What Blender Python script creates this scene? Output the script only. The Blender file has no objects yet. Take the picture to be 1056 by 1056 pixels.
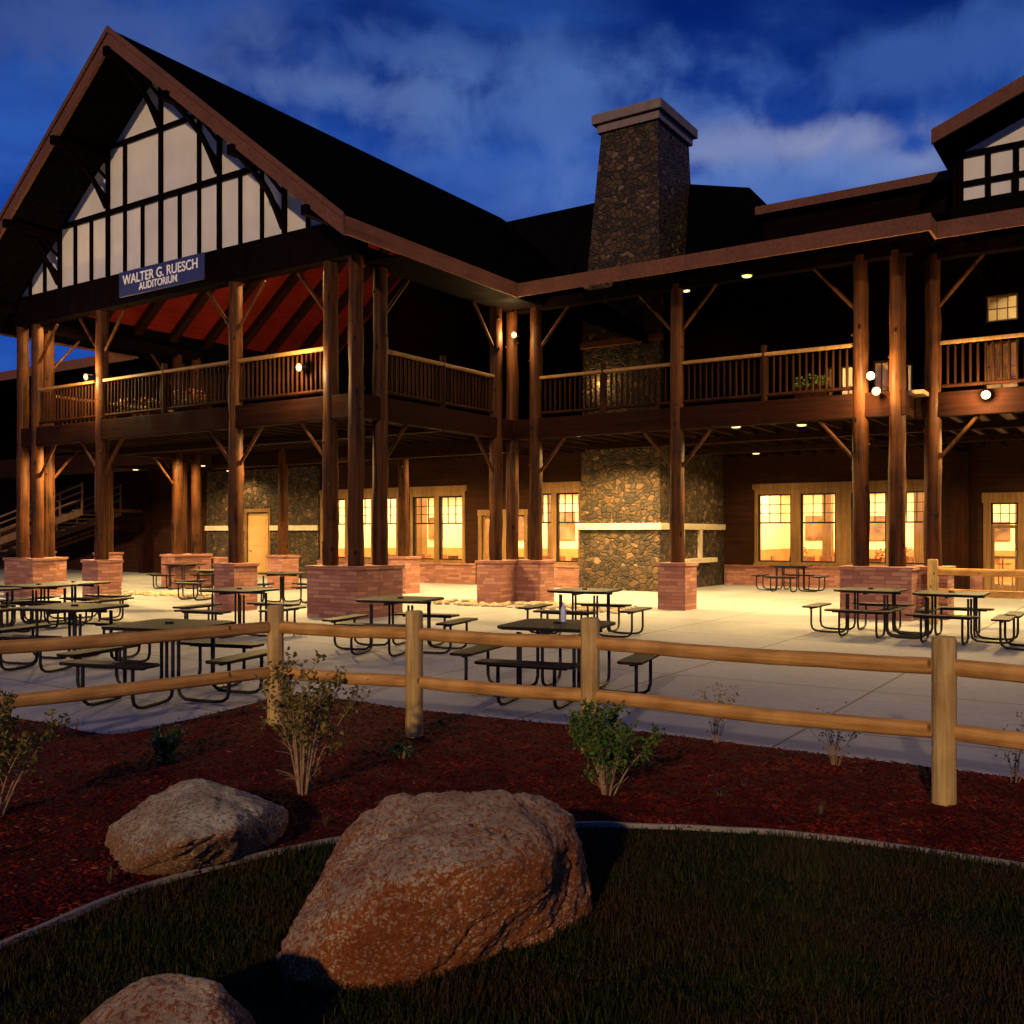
import bpy, bmesh, math, random
from mathutils import Vector, noise, Matrix
random.seed(7)
S = bpy.context.scene
COL = S.collection
R = math.radians
# ------------------------------------------------------------------ camera
F = 996.0; HY = 550.0; EYE = 1.75
cam = bpy.data.cameras.new('camera'); camo = bpy.data.objects.new('camera', cam); COL.objects.link(camo)
cam.sensor_width = 36; cam.lens = F/1056*36; cam.shift_y = (HY-528)/1056
cam.clip_start = 0.05; cam.clip_end = 3000
camo.location = (0, 0, EYE); camo.rotation_euler = (R(90), 0, 0)
S.camera = camo
S.render.resolution_x = 1024; S.render.resolution_y = 1024
S.view_settings.view_transform = 'Standard'; S.view_settings.look = 'None'
S.view_settings.exposure = 0.0; S.view_settings.gamma = 1.0
# ------------------------------------------------------------------ world: dusk sky with lit cloud banks
W = bpy.data.worlds.new('World'); S.world = W; W.use_nodes = True
def pdir(px, py):
    return Vector(((px-528)/F, 1.0, (HY-py)/F)).normalized()
nt = W.node_tree; nt.nodes.clear()
class NG:
    def __init__(s, nt): s.nt = nt
    def n(s, t, ins=None, **kw):
        x = s.nt.nodes.new(t)
        for k, v in kw.items(): setattr(x, k, v)
        if ins:
            for k, v in ins.items():
                if isinstance(v, bpy.types.NodeSocket): s.nt.links.new(v, x.inputs[k])
                else: x.inputs[k].default_value = v
        return x
    def m(s, op, a, b=0.0, c=None, clamp=False):
        d = {0: a, 1: b}
        if c is not None: d[2] = c
        return s.n('ShaderNodeMath', d, operation=op, use_clamp=clamp).outputs[0]
    def ramp(s, f, pts, interp='LINEAR'):
        x = s.n('ShaderNodeValToRGB', {0: f}); e = x.color_ramp; e.interpolation = interp
        while len(e.elements) < len(pts): e.elements.new(0.5)
        for el, (p, c) in zip(e.elements, pts):
            el.position = p; el.color = (*c, 1) if len(c) == 3 else c
        return x.outputs[0]
    def mix(s, f, a, b, bt='MIX'):
        x = s.n('ShaderNodeMix', data_type='RGBA', blend_type=bt)
        for i, v in ((0, f), (6, a), (7, b)):
            if isinstance(v, bpy.types.NodeSocket): s.nt.links.new(v, x.inputs[i])
            else: x.inputs[i].default_value = v if i == 0 else ((*v, 1) if len(v) == 3 else v)
        return x.outputs[2]
g = NG(nt)
tc = g.n('ShaderNodeTexCoord').outputs['Generated']
nrm = g.n('ShaderNodeVectorMath', {0: tc}, operation='NORMALIZE').outputs[0]
sep = g.n('ShaderNodeSeparateXYZ', {0: nrm})
zz = sep.outputs[2]
SUN_AZ = R(17); SUN_EL = R(18)
skyt = g.n('ShaderNodeTexSky', sky_type='NISHITA', sun_disc=False, sun_elevation=R(2.0), sun_rotation=R(197), air_density=1.0, dust_density=0.2, ozone_density=4.0)
base = g.ramp(zz, [(0.0, (.02, .10, .46)), (0.25, (.004, .046, .340)), (0.36, (.002, .030, .250)), (0.50, (.001, .010, .115)), (1.0, (.001, .009, .09))])
base = g.mix(0.06, base, g.mix(1.0, skyt.outputs[0], (.02, .05, .16), 'MULTIPLY'))
den = g.m('ADD', zz, 0.22)
cx = g.m('DIVIDE', sep.outputs[0], den); cy = g.m('DIVIDE', sep.outputs[1], den)
cv = g.n('ShaderNodeCombineXYZ', {0: g.m('MULTIPLY', cx, 0.9), 1: g.m('MULTIPLY', cy, 1.25), 2: 3.7}).outputs[0]
n1 = g.n('ShaderNodeTexNoise', {'Vector': cv, 'Scale': 2.6, 'Detail': 8.0, 'Roughness': .55, 'Distortion': .3}).outputs[0]
n2 = g.n('ShaderNodeTexNoise', {'Vector': cv, 'Scale': 0.75, 'Detail': 4.0, 'Roughness': .5, 'Distortion': .2}).outputs[0]
veil = g.ramp(g.m('ADD', g.m('MULTIPLY', n1, .6), g.m('MULTIPLY', n2, .5)), [(0.45, (0, 0, 0)), (0.72, (1, 1, 1))], 'EASE')
c = g.mix(g.m('MULTIPLY', veil, .62), base, (.040, .140, .52))
dark = g.ramp(n2, [(0.28, (1, 1, 1)), (0.5, (0, 0, 0))], 'EASE')
c = g.mix(g.m('MULTIPLY', dark, .75), c, (.001, .010, .095))
# a few brighter cloud banks at their own bearings
n3 = g.n('ShaderNodeTexNoise', {'Vector': nrm, 'Scale': 15.0, 'Detail': 8.0, 'Roughness': .55, 'Distortion': .3}).outputs[0]
for (px, py, sx, sz, col, amt) in ((850, 150, .075, .017, (.30, .33, .50), .85), (728, 157, .045, .016, (.26, .31, .50), .75), (938, 170, .045, .013, (.28, .33, .52), .75),
                                    (345, 92, .11, .02, (.12, .2, .46), .65), (560, 115, .10, .03, (.09, .19, .50), .6), (470, 60, .16, .018, (.07, .16, .44), .5), (980, 60, .12, .03, (.05, .13, .42), .6), (250, 150, .1, .02, (.06, .14, .42), .5), (90, 40, .22, .04, (.06, .1, .28), .6),
                                    (700, 215, .3, .05, (.07, .14, .42), .5), (770, 190, .14, .018, (.10, .2, .52), .6)):
    d = pdir(px, py)
    df = g.n('ShaderNodeVectorMath', {0: nrm, 1: tuple(d)}, operation='SUBTRACT').outputs[0]
    df = g.n('ShaderNodeVectorMath', {0: df, 1: (1/sx, 1/sx, 1/sz)}, operation='MULTIPLY').outputs[0]
    ln = g.n('ShaderNodeVectorMath', {0: df}, operation='LENGTH').outputs['Value']
    v = g.m('SUBTRACT', g.m('ADD', g.m('MULTIPLY', n3, 3.4), -0.55), ln)
    mk = g.n('ShaderNodeMapRange', {0: v, 1: -.75, 2: 1.1, 3: 0.0, 4: amt}, interpolation_type='SMOOTHERSTEP').outputs[0]
    c = g.mix(mk, c, col)
bg = g.n('ShaderNodeBackground', {'Color': c, 'Strength': 1.0})
nt.links.new(bg.outputs[0], g.n('ShaderNodeOutputWorld').inputs[0])
# ------------------------------------------------------------------ low warm key light from behind the camera, to the left
sl = bpy.data.lights.new('sun', 'SUN'); so = bpy.data.objects.new('sun', sl); COL.objects.link(so)
sl.energy = 1.6; sl.angle = R(1.5); sl.color = (1.0, .68, .42)
ldir = Vector((math.sin(SUN_AZ)*math.cos(SUN_EL), math.cos(SUN_AZ)*math.cos(SUN_EL), -math.sin(SUN_EL)))
so.rotation_euler = ldir.to_track_quat('-Z', 'Y').to_euler()
so.location = (-10, -10, 12)

# ------------------------------------------------------------------ helpers
def gp(px, py, z=0.0):
    Y = (EYE-z)*F/(py-HY)
    return Vector(((px-528)/F*Y, Y, z))
TH = math.atan2(-.5537, .8328)
P0 = Vector((-3.23, 20.0, 0))
Uv = Vector((math.cos(TH), math.sin(TH), 0)); Vv = Vector((-math.sin(TH), math.cos(TH), 0))
def Wp(u, v, z=0.0): return P0 + Uv*u + Vv*v + Vector((0, 0, z))
def upx(px, v):                       # distance along the facade where a bearing meets the plane v
    p = (px-528)/F
    a = P0 + Vv*v
    return (p*a.y - a.x)/(Uv.x - p*Uv.y)
def zpx(py, u, v):
    return EYE + (HY-py)/F*Wp(u, v).y
def setp(o, label=None, cat=None, group=None, kind=None):
    if label: o['label'] = label
    if cat: o['category'] = cat
    if group: o['group'] = group
    if kind: o['kind'] = kind
    return o
def empty(name, loc, rz=0, **k):
    o = bpy.data.objects.new(name, None); COL.objects.link(o); o.location = loc; o.rotation_euler = (0, 0, rz)
    o.empty_display_size = .2
    return setp(o, **k)
class MB:
    def __init__(s): s.v = []; s.f = []; s.sm = []
    def add(s, vs, fs, smooth=False):
        b = len(s.v); s.v += [tuple(x) for x in vs]
        for f in fs: s.f.append(tuple(b+i for i in f)); s.sm.append(smooth)
        return s
    def box(s, x0, x1, y0, y1, z0, z1):
        x0, x1 = min(x0, x1), max(x0, x1); y0, y1 = min(y0, y1), max(y0, y1); z0, z1 = min(z0, z1), max(z0, z1)
        return s.add([(x0,y0,z0),(x1,y0,z0),(x1,y1,z0),(x0,y1,z0),(x0,y0,z1),(x1,y0,z1),(x1,y1,z1),(x0,y1,z1)],
              [(0,3,2,1),(4,5,6,7),(0,1,5,4),(1,2,6,5),(2,3,7,6),(3,0,4,7)])
    def frus(s, a, za, b, zb):        # rect a=(x0,x1,y0,y1) at za to rect b at zb
        r = lambda q, z: [(q[0],q[2],z),(q[1],q[2],z),(q[1],q[3],z),(q[0],q[3],z)]
        return s.add(r(a, za)+r(b, zb), [(0,3,2,1),(4,5,6,7),(0,1,5,4),(1,2,6,5),(2,3,7,6),(3,0,4,7)])
    def prism(s, pts, d):             # polygon (3D, planar) extruded by vector d
        n = len(pts); d = Vector(d); P = [Vector(p) for p in pts]
        return s.add(P+[p+d for p in P], [tuple(range(n))[::-1], tuple(range(n, 2*n))]+[(i, (i+1) % n, n+(i+1) % n, n+i) for i in range(n)])
    def bar(s, a, b, w, h, up=(0, 0, 1)):   # rectangular bar
        a = Vector(a); b = Vector(b); t = (b-a).normalized(); up = Vector(up)
        sd = t.cross(up).normalized(); u2 = sd.cross(t).normalized()
        q = []
        for p in (a, b):
            for (i, j) in ((-1,-1),(1,-1),(1,1),(-1,1)): q.append(p+sd*(i*w/2)+u2*(j*h/2))
        return s.add(q, [(0,1,2,3),(7,6,5,4),(0,4,5,1),(1,5,6,2),(2,6,7,3),(3,7,4,0)])
    def tube(s, pts, r, n=8, cap=True, wob=0.0, seed=0):
        P = [Vector(p) for p in pts]; rr = r if isinstance(r, (list, tuple)) else [r]*len(P)
        vs = []; prev = None
        for i, p in enumerate(P):
            t = (P[min(i+1, len(P)-1)]-P[max(i-1, 0)]).normalized()
            if prev is None:
                a = t.orthogonal().normalized()
            else:
                a = (prev - t*prev.dot(t)).normalized()
            prev = a; b = t.cross(a)
            for k in range(n):
                an = 2*math.pi*k/n
                rad = rr[i]
                if wob: rad *= 1+wob*noise.noise(Vector((math.cos(an)*1.3+seed*3.1, math.sin(an)*1.3, i*.55+seed)))
                vs.append(p+a*(math.cos(an)*rad)+b*(math.sin(an)*rad))
        fs = [(i*n+k, i*n+(k+1) % n, (i+1)*n+(k+1) % n, (i+1)*n+k) for i in range(len(P)-1) for k in range(n)]
        s.add(vs, fs, True)
        if cap:
            m = len(P)-1
            s.add(vs[:n], [tuple(range(n))[::-1]]); s.add(vs[m*n:], [tuple(range(n))])
        return s
    def build(s, name, mat, parent=None, bevel=0, loc=None, **k):
        me = bpy.data.meshes.new(name); me.from_pydata(s.v, [], s.f); me.update()
        for p, q in zip(me.polygons, s.sm): p.use_smooth = q
        o = bpy.data.objects.new(name, me); COL.objects.link(o)
        if mat is not None:
            for m in (mat if isinstance(mat, (list, tuple)) else [mat]): me.materials.append(m)
        if parent: o.parent = parent
        if loc is not None: o.location = loc
        if bevel:
            b = o.modifiers.new('bevel', 'BEVEL'); b.width = bevel; b.segments = 2; b.limit_method = 'ANGLE'; b.angle_limit = R(40)
        return setp(o, **k)
def hullmesh(pts):
    bm = bmesh.new()
    for p in pts: bm.verts.new(p)
    r = bmesh.ops.convex_hull(bm, input=bm.verts)
    junk = [e for e in r['geom_interior'] if isinstance(e, bmesh.types.BMVert)]
    if junk: bmesh.ops.delete(bm, geom=junk, context='VERTS')
    bmesh.ops.recalc_face_normals(bm, faces=bm.faces)
    return bm
# ------------------------------------------------------------------ materials
def mat(name, fn):
    m = bpy.data.materials.new(name); m.use_nodes = True; m.node_tree.nodes.clear(); g = NG(m.node_tree)
    sh = fn(g); m.node_tree.links.new(sh, g.n('ShaderNodeOutputMaterial').inputs[0]); return m
def obj_co(g): return g.n('ShaderNodeTexCoord').outputs['Object']
def noisef(g, v, s, d=4, r=.55, dist=0): return g.n('ShaderNodeTexNoise', {'Vector': v, 'Scale': s, 'Detail': d, 'Roughness': r, 'Distortion': dist}).outputs[0]
def scl(g, v, sc): return g.n('ShaderNodeVectorMath', {0: v, 1: sc}, operation='MULTIPLY').outputs[0]
def pbr(g, col, rough=.7, bump=None, bs=.3, bd=.01, metal=0, spec=.5, **kw):
    d = {'Base Color': col if isinstance(col, bpy.types.NodeSocket) else (*col, 1), 'Roughness': rough, 'Metallic': metal, 'Specular IOR Level': spec}
    if bump is not None: d['Normal'] = g.n('ShaderNodeBump', {'Height': bump, 'Strength': bs, 'Distance': bd}).outputs[0]
    d.update(kw)
    return g.n('ShaderNodeBsdfPrincipled', d).outputs[0]
def plain(name, col, rough=.7, var=.3, sc=3.0, bs=.2, **kw):
    def fn(g):
        v = obj_co(g); n = noisef(g, v, sc, 6)
        c1 = tuple(x*(1-var) for x in col); c2 = tuple(min(1, x*(1+var)) for x in col)
        return pbr(g, g.ramp(n, [(.3, c1), (.7, c2)]), rough, noisef(g, v, sc*12, 4), bs, .005, **kw)
    return mat(name, fn)
def wood(name, c1, c2, axis=2, rough=.45, sc=1.0, knots=True, island=False, spec=.3, grain=.65):
    def fn(g):
        v = obj_co(g); st = [14, 14, 14]; st[axis] = .7
        n = noisef(g, scl(g, v, tuple(x*sc for x in st)), 1.0, 7, .62, .6)
        n2 = noisef(g, v, 1.7*sc, 4)
        f = g.m('ADD', g.m('MULTIPLY', n, .65), g.m('MULTIPLY', n2, .4))
        c = g.ramp(f, [(.38, c1), (.66, c2)])
        if knots:
            vo = g.n('ShaderNodeTexVoronoi', {'Vector': scl(g, v, (3.2, 3.2, 1.7)), 'Scale': 1.0*sc}).outputs['Distance']
            c = g.mix(g.ramp(vo, [(.06, (1, 1, 1)), (.14, (0, 0, 0))]), c, tuple(x*.3 for x in c1))
        return pbr(g, c, g.ramp(n2, [(.3, (rough*.8,)*3), (.7, (min(1, rough*1.25),)*3)]), n, .35, .012, spec=spec)
    return mat(name, fn)
M = {}
M['log'] = wood('log', (.005, .0015, .0006), (.075, .024, .0052), 2, .6, spec=.12)
M['log_rail'] = wood('log_rail', (.006, .0018, .0008), (.030, .009, .003), 2, .7, knots=False, spec=0.06)
M['timber'] = wood('timber', (.006, .0016, .0008), (.020, .0055, .0025), 0, .8, knots=False, spec=0.06)
M['blacktimber'] = wood('blacktimber', (.0015, .0007, .0010), (.0045, .0018, .0024), 2, .85, knots=False, spec=.03)
M['joist'] = wood('joist', (.006, .002, .001), (.026, .009, .003), 1, .85, knots=False, spec=0.08)
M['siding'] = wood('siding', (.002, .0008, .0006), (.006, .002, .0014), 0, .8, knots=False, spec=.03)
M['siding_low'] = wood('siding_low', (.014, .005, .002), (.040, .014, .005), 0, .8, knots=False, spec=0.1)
M['trim'] = wood('trim', (.13, .065, .022), (.25, .14, .05), 2, .6, knots=False, spec=0.2)
M['redceil'] = wood('redceil', (.065, .0035, .0015), (.15, .010, .0035), 1, .65, knots=False, spec=0.1)
M['fascia'] = wood('fascia', (.10, .040, .024), (.165, .070, .042), 1, .75, knots=False, spec=0.1)
M['stucco'] = plain('stucco', (.70, .67, .58), .9, .10, .9, .4)
M['cap'] = plain('cap', (.20, .145, .12), .8, .2, 3, .4)
M['edging'] = plain('edging', (.26, .22, .16), .85, .25, 6, .4)
M['black'] = plain('black', (.008, .007, .007), .5, .4, 8, .15, spec=.25)
M['shingle'] = plain('shingle', (.003, .0025, .003), .95, .5, 9, .5, spec=.0)
M['deck'] = wood('deck', (.12, .07, .04), (.30, .19, .11), 1, .5, knots=False, spec=0.1)
M['band'] = plain('band', (.52, .44, .30), .8, .15, 4, .4)
M['fencewood'] = wood('fencewood', (.32, .14, .026), (.74, .39, .10), 0, .75, sc=2.2, spec=.15)
M['postwood'] = wood('postwood', (.32, .18, .045), (.70, .47, .15), 2, .7, sc=2.2, spec=.15)
M['interior'] = plain('interior', (.75, .61, .38), .8, .08, 1)
M['interiorfloor'] = plain('interiorfloor', (.32, .18, .08), .4, .3, 2)
M['furn'] = plain('furn', (.20, .07, .025), .5, .4, 5)
M['wains'] = plain('wains', (.45, .20, .06), .5, .2, 2)
M['pict'] = plain('pict', (.22, .10, .04), .6, .9, 1.6)
M['doorpaint'] = plain('doorpaint', (.50, .30, .10), .5, .1, 2)
M['rockcol'] = plain('rockcol', (.42, .33, .2), .85, .4, 2)
M['bottlewhite'] = plain('bottlewhite', (.6, .65, .7), .2, .1, 5)
M['steel'] = plain('steel', (.5, .5, .5), .3, .1, 5, .1, metal=.9)
def f_stone(g):
    v = obj_co(g)
    w = g.n('ShaderNodeVectorMath', {0: v, 1: scl(g, g.n('ShaderNodeTexNoise', {'Vector': v, 'Scale': 2.2, 'Detail': 2.0}).outputs['Color'], (.28, .28, .28))}, operation='ADD').outputs[0]
    w = scl(g, w, (1.0, 1.0, 1.35))
    vo = g.n('ShaderNodeTexVoronoi', {'Vector': w, 'Scale': 5.2, 'Randomness': 1.0})
    ed = g.n('ShaderNodeTexVoronoi', {'Vector': w, 'Scale': 5.2}, feature='DISTANCE_TO_EDGE').outputs['Distance']
    sx = g.n('ShaderNodeSeparateColor', {0: vo.outputs['Color']})
    c = g.ramp(sx.outputs[0], [(0, (.005, .003, .0015)), (.25, (.045, .023, .006)), (.5, (.115, .062, .015)), (.62, (.015, .006, .003)), (.82, (.10, .052, .015)), (.93, (.15, .075, .03)), (1, (.30, .18, .09))])
    c = g.mix(g.m('MULTIPLY', noisef(g, v, 14, 6), .8), c, (.030, .020, .008))
    mort = g.ramp(ed, [(.012, (1, 1, 1)), (.05, (0, 0, 0))])
    c = g.mix(g.m('MULTIPLY', mort, .75), c, (.014, .010, .006))
    h = g.m('ADD', g.ramp(ed, [(0, (0, 0, 0)), (.14, (1, 1, 1))]), g.m('MULTIPLY', noisef(g, v, 20, 5), .45))
    return pbr(g, c, .8, h, .9, .05)
M['stone'] = mat('stone', f_stone)
def f_ledge(g):
    v = obj_co(g); s3 = g.n('ShaderNodeSeparateXYZ', {0: v})
    n0 = noisef(g, v, 2.5, 2)
    uu = g.m('ADD', s3.outputs[0], s3.outputs[1])
    vec = g.n('ShaderNodeCombineXYZ', {0: uu, 1: g.m('ADD', s3.outputs[2], g.m('MULTIPLY', n0, .02)), 2: 0.0}).outputs[0]
    b = g.n('ShaderNodeTexBrick', {'Vector': vec, 'Color1': (.0, .0, .0, 1), 'Color2': (1, 1, 1, 1), 'Mortar': (.5, .5, .5, 1), 'Scale': 1.0, 'Mortar Size': .006, 'Mortar Smooth': .3, 'Bias': 0.0, 'Brick Width': .31, 'Row Height': .082}, offset=.43, squash=1.4, squash_frequency=3)
    c = g.ramp(g.n('ShaderNodeSeparateColor', {0: b.outputs[0]}).outputs[0], [(0, (.17, .065, .048)), (.5, (.28, .115, .08)), (1, (.40, .20, .14))])
    c = g.mix(g.m('MULTIPLY', noisef(g, v, 9, 5), .6), c, (.24, .085, .06))
    c = g.mix(b.outputs['Fac'], c, (.15, .075, .055))
    h = g.m('ADD', g.m('SUBTRACT', 1.0, b.outputs['Fac']), g.m('MULTIPLY', noisef(g, v, 22, 5), .6))
    return pbr(g, c, .85, h, .8, .02)
M['ledge'] = mat('ledge', f_ledge)
def f_conc(g):
    v = obj_co(g)
    big = noisef(g, v, .35, 5, .6); sm = noisef(g, v, 9, 6, .6); fine = noisef(g, v, 90, 3)
    c = g.ramp(g.m('ADD', g.m('MULTIPLY', big, .6), g.m('MULTIPLY', sm, .4)), [(.3, (.20, .207, .22)), (.7, (.35, .36, .375))])
    rot = g.n('ShaderNodeVectorRotate', {'Vector': v, 'Angle': -TH}, rotation_type='Z_AXIS').outputs[0]
    s3 = g.n('ShaderNodeSeparateXYZ', {0: rot}); ms = []
    for o, off, per in ((0, .2, 2.4), (1, .9, 2.4)):
        t = g.m('PINGPONG', g.m('ADD', s3.outputs[o], off), per/2)
        ms.append(g.ramp(t, [(.009, (1, 1, 1)), (.020, (0, 0, 0))]))
    j = g.m('MAXIMUM', ms[0], ms[1])
    c = g.mix(g.m('MULTIPLY', j, .8), c, (.06, .05, .045))
    st = g.ramp(noisef(g, v, 2.3, 4, .7, 1.0), [(.62, (0, 0, 0)), (.78, (1, 1, 1))])
    c = g.mix(g.m('MULTIPLY', st, .3), c, (.2, .17, .14))
    h = g.m('SUBTRACT', g.m('MULTIPLY', fine, .3), j)
    return pbr(g, c, .8, h, .4, .006, spec=.2)
M['concrete'] = mat('concrete', f_conc)
def f_mulch(g):
    v = obj_co(g); n = noisef(g, v, 22, 8, .7, .8); n2 = noisef(g, v, 1.2, 4)
    c = g.ramp(n, [(.35, (.010, .0006, .0005)), (.55, (.12, .005, .003)), (.75, (.26, .018, .008))])
    c = g.mix(g.m('MULTIPLY', n2, .5), c, (.02, .004, .003))
    return pbr(g, c, .9, n, 1.0, .04, spec=.15)
M['mulch'] = mat('mulch', f_mulch)
def f_chip(g):
    r = g.n('ShaderNodeNewGeometry').outputs['Random Per Island']
    c = g.ramp(r, [(0, (.018, .001, .0008)), (.55, (.15, .006, .003)), (.86, (.27, .024, .009)), (.975, (.2, .05, .02)), (1, (.40, .17, .08))])
    c = g.mix(g.ramp(noisef(g, obj_co(g), 2.6, 5, .65), [(.46, (.75,)*3), (.62, (0,)*3)]), c, (.030, .002, .0015))
    return pbr(g, c, .85, spec=.1)
M['chip'] = mat('chip', f_chip)
def f_grass(g):
    v = g.n('ShaderNodeNewGeometry'); r = v.outputs['Random Per Island']
    n = noisef(g, obj_co(g), 1.3, 4)
    c = g.ramp(r, [(0, (.006, .011, .0015)), (.5, (.017, .026, .0035)), (.85, (.036, .038, .006)), (1, (.085, .05, .012))])
    c = g.mix(g.ramp(n, [(.46, (0, 0, 0)), (.6, (1, 1, 1))]), c, g.mix(.75, c, (.05, .022, .008)))
    return pbr(g, c, .7, spec=.15)
M['grass'] = mat('grass', f_grass)
M['soil'] = plain('soil', (.010, .011, .004), .95, .4, 5, .6, spec=.1)
def f_granite(c1, c2, c3):
    def fn(g):
        v = obj_co(g)
        n = noisef(g, v, 3.0, 6, .6); f = noisef(g, v, 85, 6, .8)
        sp = g.n('ShaderNodeTexVoronoi', {'Vector': v, 'Scale': 95.0}).outputs['Color']
        sp = g.n('ShaderNodeSeparateColor', {0: sp}).outputs[0]
        c = g.ramp(f, [(.36, c1), (.62, c2)])
        c = g.mix(g.ramp(sp, [(.78, (0, 0, 0)), (.86, (1, 1, 1))]), c, c3)
        nz = g.n('ShaderNodeSeparateXYZ', {0: g.n('ShaderNodeNewGeometry').outputs['Normal']}).outputs[2]
        li = noisef(g, v, 38, 8, .85, .3)
        lm = g.ramp(g.m('ADD', li, g.m('MULTIPLY', g.m('MAXIMUM', nz, 0), .14)), [(.59, (0, 0, 0)), (.63, (1, 1, 1))])
        c = g.mix(g.m('MULTIPLY', lm, .8), c, tuple(min(1, x*1.5+.04) for x in c3))
        c = g.mix(g.ramp(n, [(.4, (.55,)*3), (.62, (0,)*3)]), c, c1)
        return pbr(g, c, .85, g.m('ADD', f, g.m('MULTIPLY', noisef(g, v, 16, 6), 1.2)), .9, .03, spec=.2)
    return fn
M['granite_red'] = mat('granite_red', f_granite((.26, .055, .008), (.72, .24, .05), (.85, .55, .28)))
M['granite_tan'] = mat('granite_tan', f_granite((.25, .095, .030), (.64, .34, .13), (.85, .62, .34)))
def f_glass(g):
    fc = g.n('ShaderNodeLayerWeight', {'Blend': .5}).outputs['Facing']
    fr = g.m('ADD', g.m('MULTIPLY', g.m('POWER', fc, 4.0), .5), .035)
    t = g.n('ShaderNodeBsdfTransparent', {'Color': (1, .97, .9, 1)}).outputs[0]
    gl = g.n('ShaderNodeBsdfGlossy', {'Roughness': .02, 'Color': (1, 1, 1, 1)}).outputs[0]
    return g.n('ShaderNodeMixShader', {0: g.m('MULTIPLY', fr, 1.0), 1: t, 2: gl}).outputs[0]
M['glass'] = mat('glass', f_glass)
def emis(name, col, st): return mat(name, lambda g: g.n('ShaderNodeEmission', {'Color': (*col, 1), 'Strength': st}).outputs[0])
M['panel'] = emis('panel', (1, .76, .40), 105)
M['lens'] = emis('lens', (1, .74, .28), 3.0)
M['lens_soft'] = emis('lens_soft', (1, .78, .32), 2.4)
M['lens_dim'] = emis('lens_dim', (1, .75, .35), 2.0)
M['signblue'] = plain('signblue', (.022, .032, .13), .6, .15, 3)
M['signwhite'] = plain('signwhite', (.9, .9, .9), .6, .05, 3)
def f_leaf(c1, c2):
    def fn(g):
        r = g.n('ShaderNodeNewGeometry').outputs['Random Per Island']
        c = g.ramp(r, [(0, c1), (1, c2)])
        d = g.n('ShaderNodeBsdfPrincipled', {'Base Color': c, 'Roughness': .55, 'Specular IOR Level': .3}).outputs[0]
        t = g.n('ShaderNodeBsdfTranslucent', {'Color': c}).outputs[0]
        return g.n('ShaderNodeMixShader', {0: .25, 1: d, 2: t}).outputs[0]
    return fn
M['leaf_olive'] = mat('leaf_olive', f_leaf((.09, .08, .010), (.28, .21, .035)))
M['leaf_green'] = mat('leaf_green', f_leaf((.03, .075, .010), (.13, .19, .03)))
M['leaf_dark'] = mat('leaf_dark', f_leaf((.010, .035, .008), (.035, .085, .02)))
M['leaf_dry'] = mat('leaf_dry', f_leaf((.08, .05, .02), (.2, .14, .05)))
M['twig'] = plain('twig', (.34, .20, .09), .8, .3, 20)
M['flower'] = plain('flower', (.6, .1, .05), .8, .5, 8)
# ------------------------------------------------------------------ ground
def crom(pts, n=8):
    out = []
    for i in range(len(pts)-1):
        p0 = pts[max(i-1, 0)]; p1 = pts[i]; p2 = pts[i+1]; p3 = pts[min(i+2, len(pts)-1)]
        for k in range(n):
            t = k/n
            out.append(0.5*((2*p1)+(p2-p0)*t+(2*p0-5*p1+4*p2-p3)*t*t+(3*p1-p0-3*p2+p3)*t**3))
    out.append(pts[-1]); return out
far_px = [(-260, 800), (-60, 745), (0, 742), (47, 747), (112, 759), (180, 747), (250, 730), (290, 720), (342, 721), (417, 732), (550, 746), (664, 757), (807, 775), (930, 790), (1056, 806), (1250, 832), (1500, 870)]
near_px = [(-260, 1120), (-60, 1005), (0, 978), (57, 954), (133, 923), (212, 899), (284, 882), (364, 867), (480, 857), (600, 853), (656, 854), (730, 857), (807, 862), (883, 870), (959, 881), (1056, 896), (1250, 935), (1500, 1000)]
far_w = crom([gp(*p) for p in far_px], 10); near_w = crom([gp(*p) for p in near_px], 8)
MB().add([(-600,-600,-.06),(600,-600,-.06),(600,900,-.06),(-600,900,-.06)], [(0,1,2,3)]).build('ground', M['soil'], kind='structure')
patio = [Vector((-60, 70, 0)), Vector((-60, 9.2, 0))]+[p for p in far_w]+[Vector((60, 4, 0)), Vector((60, 70, 0))]
mb = MB(); mb.prism([p-Vector((0, 0, .1)) for p in patio], (0, 0, .1)); mb.build('patio', M['concrete'], kind='structure')
# mulch bed between the patio edge and the lawn edging
def atx(poly, t):
    f = t*(len(poly)-1); i = min(int(f), len(poly)-2); return poly[i].lerp(poly[i+1], f-i)
def xcross(poly, x):          # y on the polyline for world bearing x/y
    for a, b in zip(poly, poly[1:]):
        fa = a.x/a.y; fb = b.x/b.y
        if fa <= x <= fb: return a.lerp(b, (x-fa)/(fb-fa+1e-9))
    return poly[-1]
def mound(p, t):
    e = min(t, 1-t)*2
    return .012+min(1, e*3)*(.035*noise.noise(Vector((p.x*1.1, p.y*1.1, 3)))+.03)+min(1, e*6)*.012*noise.noise(Vector((p.x*7, p.y*7, 1)))
nx, ny = 300, 70
vs = []; fs = []
for i in range(nx+1):
    b = -.78+(1.95-.78*0)*0 + i/nx*1.7
    a = xcross(near_w, b); c = xcross(far_w, b)
    for j in range(ny+1):
        t = j/ny; t2 = t; p = a.lerp(c, t2); p = p+ (c-a).normalized()*(.02*noise.noise(Vector((p.x*6, p.y*6, 9))) + (.03 if j == ny else 0))
        vs.append((p.x, p.y, mound(p, t)))
for i in range(nx):
    for j in range(ny):
        q = i*(ny+1)+j; fs.append((q, q+ny+1, q+ny+2, q+1))
MB().add(vs, fs, True).build('mulch_bed', M['mulch'], kind='structure')
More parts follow.
